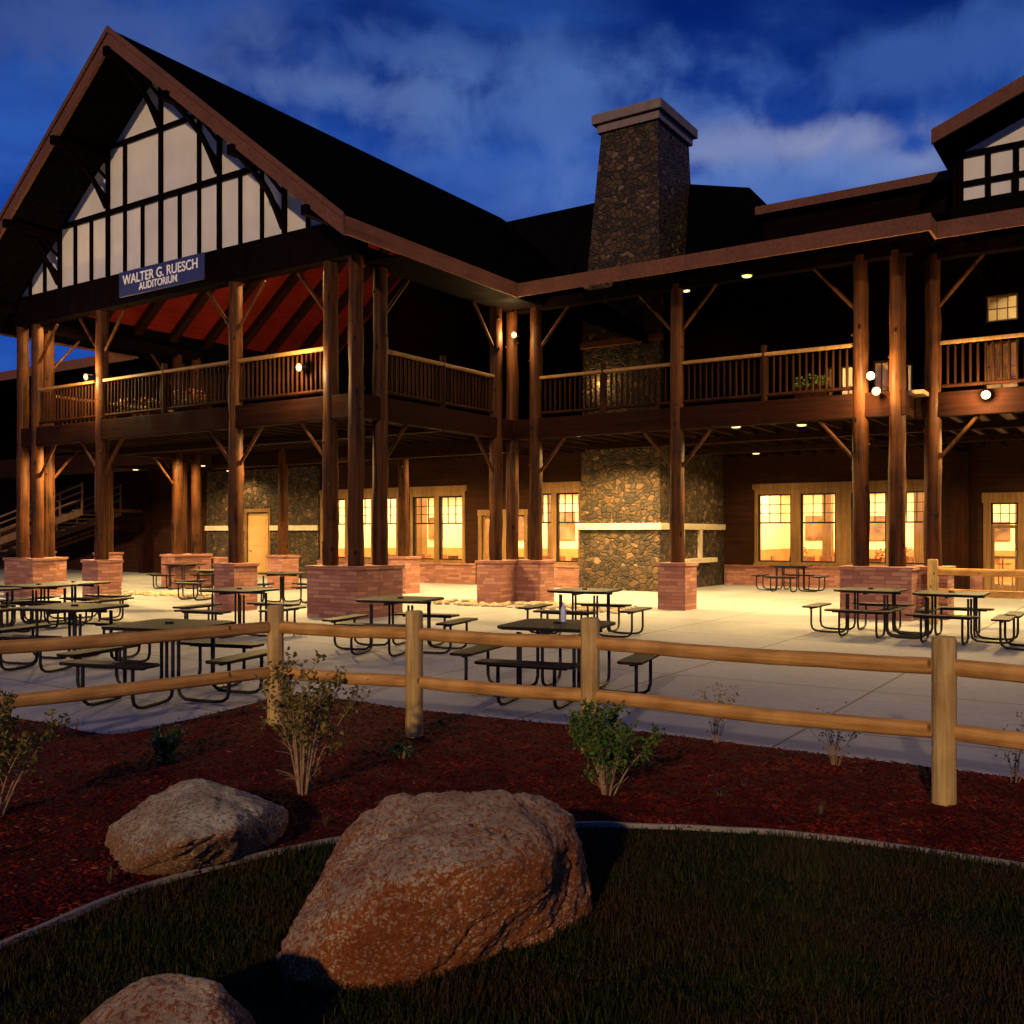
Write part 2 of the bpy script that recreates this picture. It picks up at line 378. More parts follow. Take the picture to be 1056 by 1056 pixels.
# chips
mb = MB(); rnd = random.Random(3)
for k in range(42000):
    b = rnd.uniform(-.6, .62); a = xcross(near_w, b) if k % 1 == 0 else None
    c = xcross(far_w, b); t = rnd.random()**1.25*1.01; p = a.lerp(c, t)
    z = mound(p, min(t, 1))+rnd.uniform(-.004, .012)
    L = rnd.uniform(.012, .05)*(1.6 if rnd.random() < .03 else 1); w = L*rnd.uniform(.15, .4); an = rnd.uniform(0, math.pi*2)
    d = Vector((math.cos(an), math.sin(an), rnd.uniform(-.4, .4))).normalized()*L*.5
    s2 = d.cross(Vector((rnd.uniform(-.4, .4), rnd.uniform(-.4, .4), 1))).normalized()*w*.5
    q = Vector((p.x+rnd.uniform(-.02,.02), p.y+rnd.uniform(-.02,.02), z))
    h = Vector((0, 0, .004))
    mb.add([q-d-s2, q+d-s2*.6, q+d*.8+s2, q-d*.9+s2*.8, q+h*1.4], [(0, 1, 4), (1, 2, 4), (2, 3, 4), (3, 0, 4)])
mb.build('mulch_chips', M['chip'], label='dark red shredded wood mulch covering the bed between patio and lawn', cat='mulch', kind='stuff')
# edging
mb = MB(); vs = []; fs = []
for i, p in enumerate(near_w):
    t = (near_w[min(i+1, len(near_w)-1)]-near_w[max(i-1, 0)]).normalized(); sd = Vector((-t.y, t.x, 0))
    wv = .006*noise.noise(p*3)
    for (o, z) in ((-.016, -.05), (-.013, .026+wv), (-.009, .030+wv), (.009, .030+wv), (.013, .026+wv), (.016, -.05)):
        q = p+sd*o; vs.append((q.x, q.y, z))
for i in range(len(near_w)-1):
    for k in range(5): fs.append((i*6+k, (i+1)*6+k, (i+1)*6+k+1, i*6+k+1))
mb.add(vs, fs).build('lawn_edging', M['edging'], label='thin pale concrete edging strip curving between lawn and mulch', cat='edging')
# lawn
lawn = [p-Vector((0, 0, 0)) for p in near_w]+[Vector((12, -6, 0)), Vector((-12, -6, 0))]
MB().prism([p-Vector((0, 0, .05)) for p in lawn], (0, 0, .052)).build('lawn', M['soil'], kind='structure')
mb = MB(); rnd = random.Random(11)
cnt = 0
while cnt < 85000:
    Y = 2.7+ (rnd.random()**.85)*3.9; X = rnd.uniform(-.58, .60)*Y
    e = xcross(near_w, X/Y)
    if Y > e.y-.03: continue
    cnt += 1
    cl = noise.noise(Vector((X*2.2, Y*2.2, 0)))
    hgt = rnd.uniform(.02, .062)*(1+.9*cl)*(1.6 if rnd.random() < .03 else 1); an = rnd.uniform(0, 6.283); ln = rnd.uniform(0, .04); la = rnd.uniform(0, 6.283)
    w = rnd.uniform(.0016, .0032); dx, dy = math.cos(an)*w, math.sin(an)*w; lx, ly = math.cos(la)*ln, math.sin(la)*ln
    mb.add([(X-dx, Y-dy, 0), (X+dx, Y+dy, 0), (X+dx*.7+lx*.4, Y+dy*.7+ly*.4, hgt*.6), (X-dx*.7+lx*.4, Y-dy*.7+ly*.4, hgt*.6), (X+lx, Y+ly, hgt)], [(0, 1, 2, 3), (3, 2, 4)])
mb.build('lawn_grass', M['grass'], label='dark short grass of the lawn in front of the mulch bed', cat='grass', kind='stuff')

# ------------------------------------------------------------------ the lodge
DZ = 4.65; BB = 4.14
lodge = empty('lodge_building', P0, TH, label='large timber and stone lodge with a steep half timbered gable and log balconies', cat='building')
def part(mb, name, m, parent=lodge, **k): return mb.build(name, M[m], parent, **k)
def column(u, v, z0=1.05, z1=7.55, r=.165, sd=0):
    n = int((z1-z0)/.35)+1; rr = random.Random(sd*77+5)
    pts = [(u+.012*noise.noise(Vector((sd, i*.4, 0))), v+.012*noise.noise(Vector((sd, i*.4, 9))), z0+(z1-z0)*i/n) for i in range(n+1)]
    mb = MB(); mb.tube(pts, [r*(1.04-.12*i/n) for i in range(n+1)], 14, True, .16, sd)
    for k in range(6):            # trimmed branch stubs
        z = rr.uniform(z0+.3, z1-.3); a = rr.uniform(0, 6.28); c = Vector((math.cos(a), math.sin(a), 0)); b = Vector((u, v, z))
        mb.tube([b+c*(r*.8), b+c*(r*1.12)+Vector((0, 0, .01))], [.04, .028], 7)
    return part(mb, 'log_column', 'log')
cols = [(0,0),(-.72,0),(-3.69,0),(-8.8,0),(-11.77,0),(-12.49,0),(0,.75),(-12.49,.75),(0,5.1),(0,5.85),(.72,5.85),
        (-12.49,5.1),(-12.49,5.85),(-13.2,5.85),(4.58,5.85),(8.69,5.85),(9.41,5.85),(9.95,6.6),(-17.3,5.85),(-21.5,5.85),(14.2,6.6)]
for i, (u, v) in enumerate(cols): column(u, v, sd=i+1, z1=7.5)
column(-4.6, 7.0, z1=4.5, sd=40); column(-8.9, 6.3, z1=4.5, sd=41); 
def pier(rects, h=1.0):
    mb = MB()
    for r_ in rects: mb.box(*r_, -.02, h)
    o = part(mb, 'stone_pier', 'ledge', bevel=.012)
    mb = MB()
    for (a, b, c, d) in rects: mb.box(a-.035 if True else a, b+.035, c-.035, d+.035, h+.001, h+.075)
    mb.build('pier_cap', M['ledge'], o, bevel=.012)
    return o
h = .34
pier([(-1.08, h, -h, h), (-h+.004, h-.004, h+.002, 1.1)])
pier([(-12.49-h, -11.41, -h, h), (-12.49-h+.004, -12.49+h-.004, h+.002, 1.1)])
for (u, v) in ((-3.69, 0), (-8.8, 0), (4.58, 5.85), (-4.6, 7.0), (-8.9, 6.3), (-17.3, 5.85), (-21.5, 5.85), (14.2, 6.6)):
    pier([(u-h, u+h, v-h, v+h)])
pier([(-h, h, 4.75, 5.85+h), (h+.002, 1.06, 5.85-h+.004, 5.85+h-.004)])
pier([(-12.49-h, -12.49+h, 4.75, 5.85+h), (-13.54, -12.49-h-.002, 5.85-h+.004, 5.85+h-.004)])
pier([(8.35, 9.75, 5.85-h, 5.85+h), (9.6+.004, 10.3, 5.85+h+.002, 6.95)])
# diagonal braces (log struts)
def brace(u, v, du, dv, zt, ln=.85):
    a = (u+du*.12, v+dv*.12, zt-ln); b = (u+du*ln, v+dv*ln, zt)
    part(MB().tube([a, ((a[0]+b[0])/2, (a[1]+b[1])/2, (a[2]+b[2])/2), b], [.040, .043, .040], 8, True, .1, u+v), 'log_brace', 'log')
for zt in (BB+.05, 7.38):
    for (u, v, du, dv) in ((-.72,0,-1,0),(-3.69,0,1,0),(-3.69,0,-1,0),(-8.8,0,1,0),(-8.8,0,-1,0),(-11.77,0,1,0),(0,.75,0,1),(0,5.1,0,-1),(.72,5.85,1,0),
                           (4.58,5.85,-1,0),(4.58,5.85,1,0),(8.69,5.85,-1,0),(9.95,6.6,1,0),(-12.49,.75,0,1),(-12.49,5.1,0,-1),(-13.2,5.85,-1,0)):
        brace(u, v, du, dv, zt, .95 if zt > 6 else .9)
# deck: slab, joists, edge beams
mb = MB()
mb.box(-12.45, -.05, -.05, 12, DZ-.08, DZ); mb.box(-60, -12.46, 5.9, 12, DZ-.08, DZ); mb.box(-.04, 9.9, 5.9, 16.9, DZ-.08, DZ); mb.box(9.91, 20, 6.65, 16.9, DZ-.08, DZ)
part(mb, 'deck', 'deck')
mb = MB(); u = -12.2
while u < -.2: mb.box(u, u+.06, .1, 11.9, DZ-.34, DZ-.081); u += .55
u = -.2+.4
while u < 9.8: mb.box(u, u+.06, 6.0, 16.7, DZ-.34, DZ-.081); u += .55
u = 10.1
while u < 18: mb.box(u, u+.06, 6.8, 16.7, DZ-.34, DZ-.081); u += .55
u = -20
while u < -12.7: mb.box(u, u+.06, 6.0, 11.9, DZ-.34, DZ-.081); u += .55
part(mb, 'joists', 'joist')
def beam(x0, x1, y0, y1, z0, z1, m='timber'): return part(MB().box(x0, x1, y0, y1, z0, z1), 'timber_beam', m, bevel=.015)
bw = .11
beam(-12.6, .12, -bw, bw, BB, DZ-.0-.002); beam(-bw, bw, bw+.003, 5.98, BB+.004, DZ-.004); beam(.115, 9.6, 5.85-bw, 5.85+bw, BB+.002, DZ-.003)
beam(-12.49-bw, -12.49+bw, bw+.003, 5.98, BB+.004, DZ-.004); beam(-60, -12.61, 5.85-bw, 5.85+bw, BB+.002, DZ-.003)
beam(9.62, 20, 6.6-bw, 6.6+bw, BB+.003, DZ-.003); beam(9.41, 9.61, 5.97, 6.72, BB+.004, DZ-.004)
beam(-12.3, -.2, 6.3, 6.55, BB-.25, DZ-.345, 'joist'); beam(-12.3, -.2, 3.0, 3.2, BB-.0, DZ-.345, 'joist'); beam(.2, 18, 9.4, 9.6, BB, DZ-.345, 'joist')
beam(.2, 18, 12.7, 12.9, BB, DZ-.345, 'joist')
# upper beams
beam(-12.7, .2, -.16, .16, 7.47, 8.27, 'blacktimber'); beam(-.13, .13, .165, 6.0, 7.42, 7.72, 'blacktimber'); beam(.2, 9.7, 5.72, 5.98, 7.38, 7.66, 'blacktimber')
beam(-12.62, -12.36, .165, 6.0, 7.42, 7.72, 'blacktimber'); beam(-60, -12.63, 5.72, 5.98, 7.38, 7.66, 'blacktimber'); beam(9.71, 20, 6.47, 6.73, 7.38, 7.66, 'blacktimber')
# railings
def rail(a, b, posts=()):
    a = Vector((a[0], a[1], 0)); b = Vector((b[0], b[1], 0)); d = (b-a); L = d.length; t = d/L
    A = Vector((a.x, a.y, 0)); B = Vector((b.x, b.y, 0)); up = Vector((0, 0, 1))
    mb = MB(); n = int(L/.14)
    for i in range(1, n):
        p = A+t*(L*i/n); mb.tube([p+up*(DZ+.12), p+up*(DZ+.5), p+up*(DZ+.95)], [.026, .030, .026], 6, False, .25, i+a.x*3)
    o = part(mb, 'balustrade', 'log_rail')
    mb = MB(); mb.tube([A+t*.1+up*(DZ+.13), A.lerp(B, .5)+up*(DZ+.125), B-t*.1+up*(DZ+.13)], .04, 8, True, .1); mb.build('bottom_rail', M['log_rail'], o)
    mb = MB(); mb.bar(A+t*.08+up*(DZ+1.02), B-t*.08+up*(DZ+1.02), .13, .07); mb.build('handrail', M['trim'], o, bevel=.012)
    for f in posts:
        p = A+t*(L*f); MB().tube([p+up*(DZ-.15), p+up*(DZ+.6), p+up*(DZ+1.22)], [.075, .07, .07], 10, True, .1).build('rail_post', M['log_rail'], o)
rail((-11.77,0),(-8.8,0)); rail((-8.8,0),(-3.69,0),(.5,)); rail((-3.69,0),(-.72,0)); rail((0,.75),(0,5.1),(.5,))
rail((.72,5.85),(4.58,5.85),(.5,)); rail((4.58,5.85),(8.69,5.85),(.5,)); rail((9.95,6.6),(14.2,6.6)); rail((-12.49,.75),(-12.49,5.1)); rail((-13.2,5.85),(-17.3,5.85)); rail((-17.3,5.85),(-21.5,5.85))
# gable wall
UC = -6.25; AZ = 13.36; EZ = 7.75; EU = 7.3; SL = (AZ-EZ)/EU
gz = lambda u: AZ-SL*abs(u-UC)
GB = 8.28; drop = .27
half = (AZ-drop-GB)/SL
part(MB().prism([(UC-half, -.07, GB), (UC+half, -.07, GB), (UC, -.07, AZ-drop)], (0, .14, 0)), 'gable_wall', 'stucco')
mb = MB(); S1 = .71
def gt(u0, z0, u1, z1, w=.09, dep=.0): mb.bar((u0, -.11-dep, z0), (u1, -.11-dep, z1), w, .075, (0, -1, 0))
top = lambda u: gz(u)-drop-.02
for k in range(-8, 9):
    u = UC+S1*k; w = .105 if k % 3 == 0 else .065
    zt = top(u) if k % 3 == 0 else min(top(u), 9.89)
    if zt > GB+.05: gt(u, GB, u, zt, w, .004 if k % 3 == 0 else .002)
for k in (-2, 2): gt(UC+S1*k, 9.89, UC+S1*k, 11.54, .085, .002)
hw = (top(UC)-9.89)/SL; gt(UC-hw, 9.89, UC+hw, 9.89, .12)
hw = (top(UC)-11.54)/SL; gt(UC-hw, 11.54, UC+hw, 11.54, .10)
part(mb, 'gable_timbering', 'blacktimber')
# gable roof
VF = -1.5
def slab(name, P, th, m, **k):
    up = Vector((0, 0, -th)); return part(MB().prism(P, up), name, m, **k)
roofs = []
for s, nm in ((1, 'r'), (-1, 'l')):
    r_ = slab('roof', [(UC, VF+.05, AZ), (UC+s*EU, VF+.05, EZ), (UC+s*EU, 14.5 if s > 0 else 8, EZ), (UC, 14.5, AZ)] if s > 0 else [(UC, VF+.05, AZ), (UC, 14.5, AZ), (UC-EU, 14.5, EZ), (UC-EU, VF+.05, EZ)], .3, 'shingle')
    mb = MB(); mb.prism([(UC, VF-.02, AZ+.02), (UC+s*(EU+.03), VF-.02, EZ+.0), (UC+s*(EU+.03), VF-.02, EZ-.40), (UC, VF-.02, AZ-.42)], (0, .07, 0)); mb.build('rake_board', M['fascia'], r_)
    mb = MB(); mb.prism([(UC, VF-.06, AZ+.05), (UC+s*(EU+.05), VF-.06, EZ+.03), (UC+s*(EU+.05), VF-.06, EZ-.09), (UC, VF-.06, AZ-.10)], (0, .035, 0)); mb.build('rake_trim', M['fascia'], r_)
for k in (-9, -6, -3, 0, 3, 6, 9):
    u = UC+S1*k; zc = gz(u)-.47-(.08 if k == 0 else 0)
    pu = part(MB().box(u-.08, u+.08, VF-.12, -.16, zc-.10, zc+.10), 'purlin', 'blacktimber', bevel=.01)
    if abs(k) == 9: continue
    mb = MB(); zf = zc-1.25
    P = crom([Vector((u, -.15, zf)), Vector((u, -.62, zf+.72)), Vector((u, -1.3, zc-.08))], 5)
    for p, q in zip(P, P[1:]): mb.bar(p, q, .09, .10, (1, 0, 0))
    mb.bar((u, -.15, zf+.25), (u, -.62, zf+.70), .07, .07, (1, 0, 0)); mb.bar((u, -.15, zf+.75), (u, -.75, zc-.08), .06, .06, (1, 0, 0))
    mb.build('knee_brace', M['blacktimber'], pu)
def eave(u0, u1, v, zt=7.72): part(MB().box(u0, u1, v, v+.05, zt-.32, zt), 'eave_fascia', 'fascia')
part(MB().box(UC+EU, UC+EU+.05, VF+.06, 4.43, EZ-.36, EZ-.02), 'eave_fascia', 'fascia')
part(MB().box(UC-EU-.05, UC-EU, VF+.06, 4.43, EZ-.36, EZ-.02), 'eave_fascia', 'fascia')
eave(1.0, 10.3, 4.42); eave(10.24, 22, 5.12, 7.74); part(MB().box(10.25, 10.3, 4.475, 5.115, 7.4, 7.7), 'eave_fascia', 'fascia'); eave(-70, -13.8, 4.42)
def proof(u0, u1, v0, v1, z0, sl, th=.28): return slab('roof', [(u0, v0, z0), (u1, v0, z0), (u1, v1, z0+sl*(v1-v0)), (u0, v1, z0+sl*(v1-v0))], th, 'shingle')
proof(.0, 10.24, 4.475, 12.2, 7.7, .3); proof(10.25, 22, 5.175, 12.3, 7.72, .3); proof(-70, -13.0, 4.475, 12, 7.7, .3)
# soffit of the gable side eaves
part(MB().box(UC+EU-.95, UC+EU-.01, .2, 5.5, 7.40, 7.43), 'soffit', 'blacktimber')
part(MB().prism([(UC-6.1, 12.0, 7.6), (UC+6.1, 12.0, 7.6), (UC+6.1, 12.0, 8.2), (UC, 12.0, AZ-.5), (UC-6.1, 12.0, 8.2)], (0, .19, 0)), 'rear_gable_wall', 'siding')
# red boarded vault over the gable balcony, with dark rafters down the slopes
for sg in (1, -1):
    e = UC+sg*6.2; ze = gz(e)-.45; zr_ = AZ-.45
    part(MB().prism([(UC, .1, zr_), (e, .1, ze), (e, 11.95, ze), (UC, 11.95, zr_)], (0, 0, .07)), 'balcony_ceiling', 'redceil')
    mb = MB(); v = .9
    while v < 11.8: mb.prism([(UC, v, zr_-.003), (e, v, ze-.003), (e, v, ze-.26), (UC, v, zr_-.26)], (0, .26, 0)); v += 1.3
    part(mb, 'rafters', 'timber')
# main block roofs
mb = MB(); mb.prism([(-7, 11.75, 9.7), (-7, 14.2, 13.05), (-7, 19, 9.7)], (8.3, 0, 0)); part(mb, 'roof', 'shingle')
bm = hullmesh([(1.29, 14.2, 13.0), (4.7, 10.3, 11.05), (5.9, 7.95, 9.55), (5.9, 7.95, 8.7), (1.45, 14.6, 9.5), (1.3, 17, 9.5), (5.9, 15, 9.5), (2.5, 11.0, 9.0)])
me = bpy.data.meshes.new('roof'); bm.to_mesh(me); me.materials.append(M['shingle']); o = bpy.data.objects.new('roof', me); COL.objects.link(o); o.parent = lodge
part(MB().box(5.91, 10.6, 7.95, 16, 8.5, 9.28), 'clerestory_wall', 'siding')
slab('roof', [(5.8, 7.83, 9.62), (10.9, 7.83, 9.62), (10.9, 16, 11.4), (5.8, 16, 11.4)], .25, 'shingle')
part(MB().box(5.75, 10.9, 7.77, 7.825, 9.42, 9.62), 'eave_fascia', 'fascia')
# right dormer gable
DV = 7.0; u0 = upx(988, DV-.05); zb = zpx(213, u0, DV); du = upx(962, 6.0); dz = zpx(136, du, 6.0); uA = 15.2; dsl = .40
dt = lambda u: dz+dsl*(u-du)-.33
zl = dt(u0)
part(MB().prism([(u0, DV, zb), (2*uA-u0, DV, zb), (2*uA-u0, DV, zl), (uA, DV, dt(uA)), (u0, DV, zl)], (0, .15, 0)), 'dormer_wall', 'stucco')
part(MB().prism([(u0-.12, DV+.02, zb-.6), (u0-.001, DV+.02, zb-.6), (u0-.001, DV+.02, zl), (u0-.12, DV+.02, zl)], (0, 5, 0)), 'dormer_side_wall', 'siding')
part(MB().box(u0-.2, 20, DV-.05, DV+.14, zb-.45, zb-.002), 'timber_beam', 'blacktimber')
mb = MB(); h1 = zpx(191.7, u0, DV); h2 = zpx(161.7, u0, DV)
ub = upx(1016.5, DV)-u0; uc_ = upx(1046, DV)-u0
for i in range(8):
    u = u0+.05+i*ub; mb.bar((u, DV-.04, zb), (u, DV-.04, h2), .10, .07, (0, -1, 0))
    if i: mb.bar((u0+uc_+(i-1)*ub, DV-.042, zb), (u0+uc_+(i-1)*ub, DV-.042, h1), .08, .07, (0, -1, 0))
for hh in (h1, h2, zb+.03): mb.bar((u0, DV-.045, hh), (20, DV-.045, hh), .10, .07, (0, -1, 0))
part(mb, 'dormer_timbering', 'blacktimber')
for s in (1, -1):
    X = lambda t: uA-s*(uA-t)
    P = [(X(du), 6.0, dz), (X(uA), 6.0, dz+dsl*(uA-du)), (X(uA), 12.5, dz+dsl*(uA-du)), (X(du), 12.5, dz)]
    r_ = slab('roof', P, .26, 'shingle')
    MB().prism([(X(du-.02), 5.93, dz+.03), (X(uA), 5.93, dz+dsl*(uA-du)+.03), (X(uA), 5.93, dz+dsl*(uA-du)-.3), (X(du-.02), 5.93, dz-.26)], (0, .065, 0)).build('rake_board', M['fascia'], r_)
# chimney
CU0, CU1, CV0, CV1 = -1.26, 1.42, 11.7, 16.8
mb = MB(); mb.frus((CU0-.05, CU1+.05, CV0-.1, 17.5), -.02, (CU0, CU1, CV0, 17.5), 4.45); mb.box(CU0+.02, CU1-.02, CV0+.03, 16.5, DZ-.3, 9.6)
chim = part(mb, 'chimney', 'stone')
MB().frus((CU0+.12, CU1-.02, CV0+.04, 14.5), 9.4, (-.62, 1.30, CV0+.1, 14.15), 14.22).build('chimney_stack', M['stone'], chim)
m2 = MB(); m2.box(-.85, 1.5, CV0-.12, 14.42, 14.48, 14.78); m2.box(-.72, 1.39, CV0-.0, 14.28, 14.222, 14.477); m2.build('chimney_cap', M['cap'], chim, bevel=.02)
m2 = MB(); m2.box(CU0-.12, CU1+.12, CV0-.17, CV0+.3, 1.86, 2.06); m2.box(CU1-.2, CU1+.119, CV0+.302, CV1-.05, 1.862, 2.058); m2.build('stone_band', M['band'], chim, bevel=.015)
m2 = MB(); m2.box(CU0-.05, CU1+.06, CV0-.05, CV0+.2, 7.55, 7.75); m2.build('upper_ledge', M['fascia'], chim, bevel=.015)
m2 = MB(); nv = 13.0; m2.box(CU1-.05, CU1+.14, nv, nv+.25, .95, 1.86); m2.box(CU1-.05, CU1+.13, nv+1.5, nv+1.7, .95, 1.858); m2.box(CU1-.05, CU1+.28, nv-.1, nv+2.6, .80, .948); m2.build('niche_surround', M['band'], chim, bevel=.01)
# walls at ground level, with real openings
WIN = []
def wall_with_openings(u0, u1, v, z0, z1, ops, m, th=.2, nm='wall'):
    mb = MB(); ops = sorted(ops); x = u0
    for (a, b, c, d) in ops:
        if a > x: mb.box(x, a, v, v+th, z0, z1)
        if c > z0: mb.box(a, b, v, v+th, z0, c)
        if d < z1: mb.box(a, b, v, v+th, d, z1)
        x = b
    mb.box(x, u1, v, v+th, z0, z1)
    return part(mb, nm, m)
def window(a, b, v, z0, z1, zm, cols_=3, rows=2, wall=None, fm='black'):
    fr = MB(); w = .045
    fr.box(a, a+w, v+.03, v+.12, z0, z1); fr.box(b-w, b, v+.03, v+.12, z0, z1); fr.box(a+w, b-w, v+.03, v+.12, z0, z0+w); fr.box(a+w, b-w, v+.03, v+.12, z1-w, z1)
    if zm: fr.box(a+w, b-w, v+.03, v+.12, zm-.025, zm+.025)
    o = part(fr, 'window', fm)
    g2 = MB(); zt0 = (zm+.025) if zm else z0+w
    for i in range(1, cols_):
        x = a+(b-a)*i/cols_; g2.box(x-.012, x+.012, v+.05, v+.09, zt0, z1-w)
    for j in range(1, rows+1 if zm else rows):
        zq = zt0+(z1-w-zt0)*j/(rows+(1 if zm else 0)); g2.box(a+w, b-w, v+.052, v+.088, zq-.012, zq+.012)
    g2.build('muntins', M[fm], o)
    MB().box(a+w, b-w, v+.066, v+.074, z0+w, z1-w).build('pane', M['glass'], o)
    return o
def casing(a, b, v, z0, z1, inner, zi0, zi1):      # broad trim round a group of windows
    mb = MB(); mb.box(a-.08, b+.08, v-.05, v-.002, z1-.2+.001, z1); mb.box(a-.03, b+.03, v-.06, v-.002, z0, z0+.07)
    xs = [a]+[x for r_ in inner for x in r_]+[b]
    for i in range(0, len(xs), 2):
        if xs[i+1] > xs[i]: mb.box(xs[i], xs[i+1], v-.04, v-.002, z0+.07, z1-.2)
    for (p, q) in inner:
        if zi1 < z1-.2: mb.box(p, q, v-.04, v-.002, zi1, z1-.2)
        if zi0 > z0+.07: mb.box(p, q, v-.04, v-.002, z0+.07, zi0)
    part(mb, 'window_casing', 'trim', bevel=.008)
V1 = 12.0; V2 = 16.8
zi0, zi1, zm = .82, 3.05, 2.10
grp1 = [(333, 356), (360, 383), (387, 409)]; grp2 = [(426, 448), (453, 477)]; grp3 = [(554, 569), (574, 597)]
ops = []; caps = []
for gpx in (grp1, grp2, grp3):
    inner = [(upx(a, V1), upx(b, V1)) for a, b in gpx]
    casing(inner[0][0]-.12, inner[-1][1]+.12, V1, zi0-.12, zi1+.36, inner, zi0, zi1)
    for (a, b) in inner: window(a, b, V1, zi0, zi1, zm); ops.append((a, b, zi0, zi1))
da, db = upx(497, V1), upx(513, V1); ops.append((da, db, 0, 2.35))
sa, sb = upx(530, V1), upx(541, V1); ops.append((sa, sb, .12, 2.35)); window(sa, sb, V1, .12, 2.35, None, 1, 1)
mb = MB(); mb.box(da-.14, da, V1-.04, V1-.002, 0, 2.35); mb.box(db, sa, V1-.04, V1-.002, 0, 2.35); mb.box(sb, sb+.12, V1-.04, V1-.002, 0, 2.35); mb.box(da-.16, sb+.14, V1-.05, V1-.002, 2.351, 2.55)
part(mb, 'door_casing', 'trim', bevel=.008)
def glassdoor(a, b, v, z1, name='door'):
    mb = MB(); w = .09
    mb.box(a, a+w, v+.04, v+.09, .01, z1); mb.box(b-w, b, v+.04, v+.09, .01, z1); mb.box(a+w, b-w, v+.04, v+.09, .01, .22); mb.box(a+w, b-w, v+.04, v+.09, z1-.1, z1); mb.box(a+w, b-w, v+.04, v+.09, 1.0, 1.08)
    o = part(mb, name, 'trim'); MB().box(a+w, b-w, v+.06, v+.07, .22, z1-.1).build('pane', M['glass'], o)
    MB().tube([(b-.05, v+.03, .95), (b-.05, v-.02, .97), (b-.05, v-.02, 1.2), (b-.05, v+.03, 1.22)], .012, 6).build('handle', M['steel'], o)
glassdoor(da, db, V1, 2.34)
uS0, uS1 = upx(215, V1), upx(330, V1)
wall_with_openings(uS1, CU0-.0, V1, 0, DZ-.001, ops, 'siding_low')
# brick plinth under the windows
mb = MB(); mb.box(uS1, da-.2, V1-.14, V1-.05, -.02, .66); mb.box(sb+.2, CU0-.06, V1-.14, V1-.05, -.02, .66); mb.box(uS1, da-.2, V1-.17, V1-.061, .661, .72); mb.box(sb+.2, CU0-.06, V1-.17, V1-.061, .661, .72)
part(mb, 'brick_plinth', 'ledge')
# stone wall with service door
dd0, dd1 = upx(257, V1), upx(279, V1)
wall_with_openings(uS0, uS1-.001, V1-.1, 0, DZ-.001, [(dd0, dd1, 0, 2.55)], 'stone', .3, 'stone_wall')
mb = MB(); mb.box(uS0, dd0-.14, V1-.2, V1-.102, 1.86, 2.06); mb.box(dd1+.14, uS1, V1-.2, V1-.102, 1.86, 2.06); part(mb, 'stone_band', 'band', bevel=.01)
mb = MB(); mb.box(dd0-.13, dd0, V1-.14, V1-.102, 0, 2.6); mb.box(dd1, dd1+.13, V1-.14, V1-.102, 0, 2.6); mb.box(dd0-.13, dd1+.13, V1-.141, V1-.102, 2.601, 2.74); part(mb, 'door_casing', 'trim')
o = part(MB().box(dd0, dd1, V1-.06, V1-.01, .01, 2.55), 'door', 'doorpaint')
mm = MB(); 
for (a, b, c, d) in ((.15, .85, .2, 1.1), (.15, .85, 1.25, 2.35)):
    w = dd1-dd0; mm.box(dd0+w*a, dd0+w*b, V1-.075, V1-.062, c, d)
mm.build('door_panel', M['doorpaint'], o, bevel=.02); MB().tube([(dd0+.1, V1-.09, 1.05), (dd0+.24, V1-.1, 1.05)], .02, 8).build('handle', M['steel'], o)
# timber wall further left
wall_with_openings(-70, uS0-.001, V1, 0, DZ-.001, [(upx(143, V1), upx(152, V1), 0, 2.4)], 'siding_low')
part(MB().box(upx(150, V1), upx(157, V1), V1-.35, V1-.01, 0, 3.6), 'wall_post', 'log_rail')
part(MB().box(-14.5, -11.9, 6.3, 6.8, -.02, .95), 'low_wall', 'ledge')
# right ground wall
zr0, zr1, zmr = .80, 3.05, 2.10
gR = [(782, 816), (826, 862), (878, 914), (924, 956)]
inner = [(upx(a, V2), upx(b, V2)) for a, b in gR]
casing(inner[0][0]-.12, inner[-1][1]+.35, V2, zr0-.12, zr1+.36, inner, zr0, zr1)
ops = []
for (a, b) in inner: window(a, b, V2, zr0, zr1, zmr); ops.append((a, b, zr0, zr1))
ra, rb = upx(1022, V2), upx(1050, V2); ops.append((ra, rb, 0, 2.65)); 
ra2, rb2 = upx(1062, V2), upx(1090, V2); ops.append((ra2, rb2, .8, 2.9)); window(ra2, rb2, V2, .8, 2.9, 2.0)
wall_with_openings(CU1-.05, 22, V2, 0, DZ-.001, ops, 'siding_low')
glassdoor(ra, rb, V2, 2.0); window(ra, rb, V2, 2.02, 2.65, None, 3, 2)
mb = MB(); mb.box(ra-.2, ra, V2-.05, V2-.002, 0, 2.65); mb.box(rb, rb+.2, V2-.05, V2-.002, 0, 2.65); mb.box(ra-.24, rb+.24, V2-.06, V2-.002, 2.651, 2.95); part(mb, 'door_casing', 'trim')
mb = MB(); mb.box(CU1+.1, ra-.21, V2-.14, V2-.062, -.02, .62); mb.box(rb+.21, 22, V2-.14, V2-.062, -.02, .62); mb.box(CU1+.1, ra-.21, V2-.18, V2-.063, .621, .68); part(mb, 'brick_plinth', 'ledge')
part(MB().box(upx(983, V2), upx(1001, V2), V2-.4, V2-.06, 0, 4.2), 'wall_post', 'log_rail')
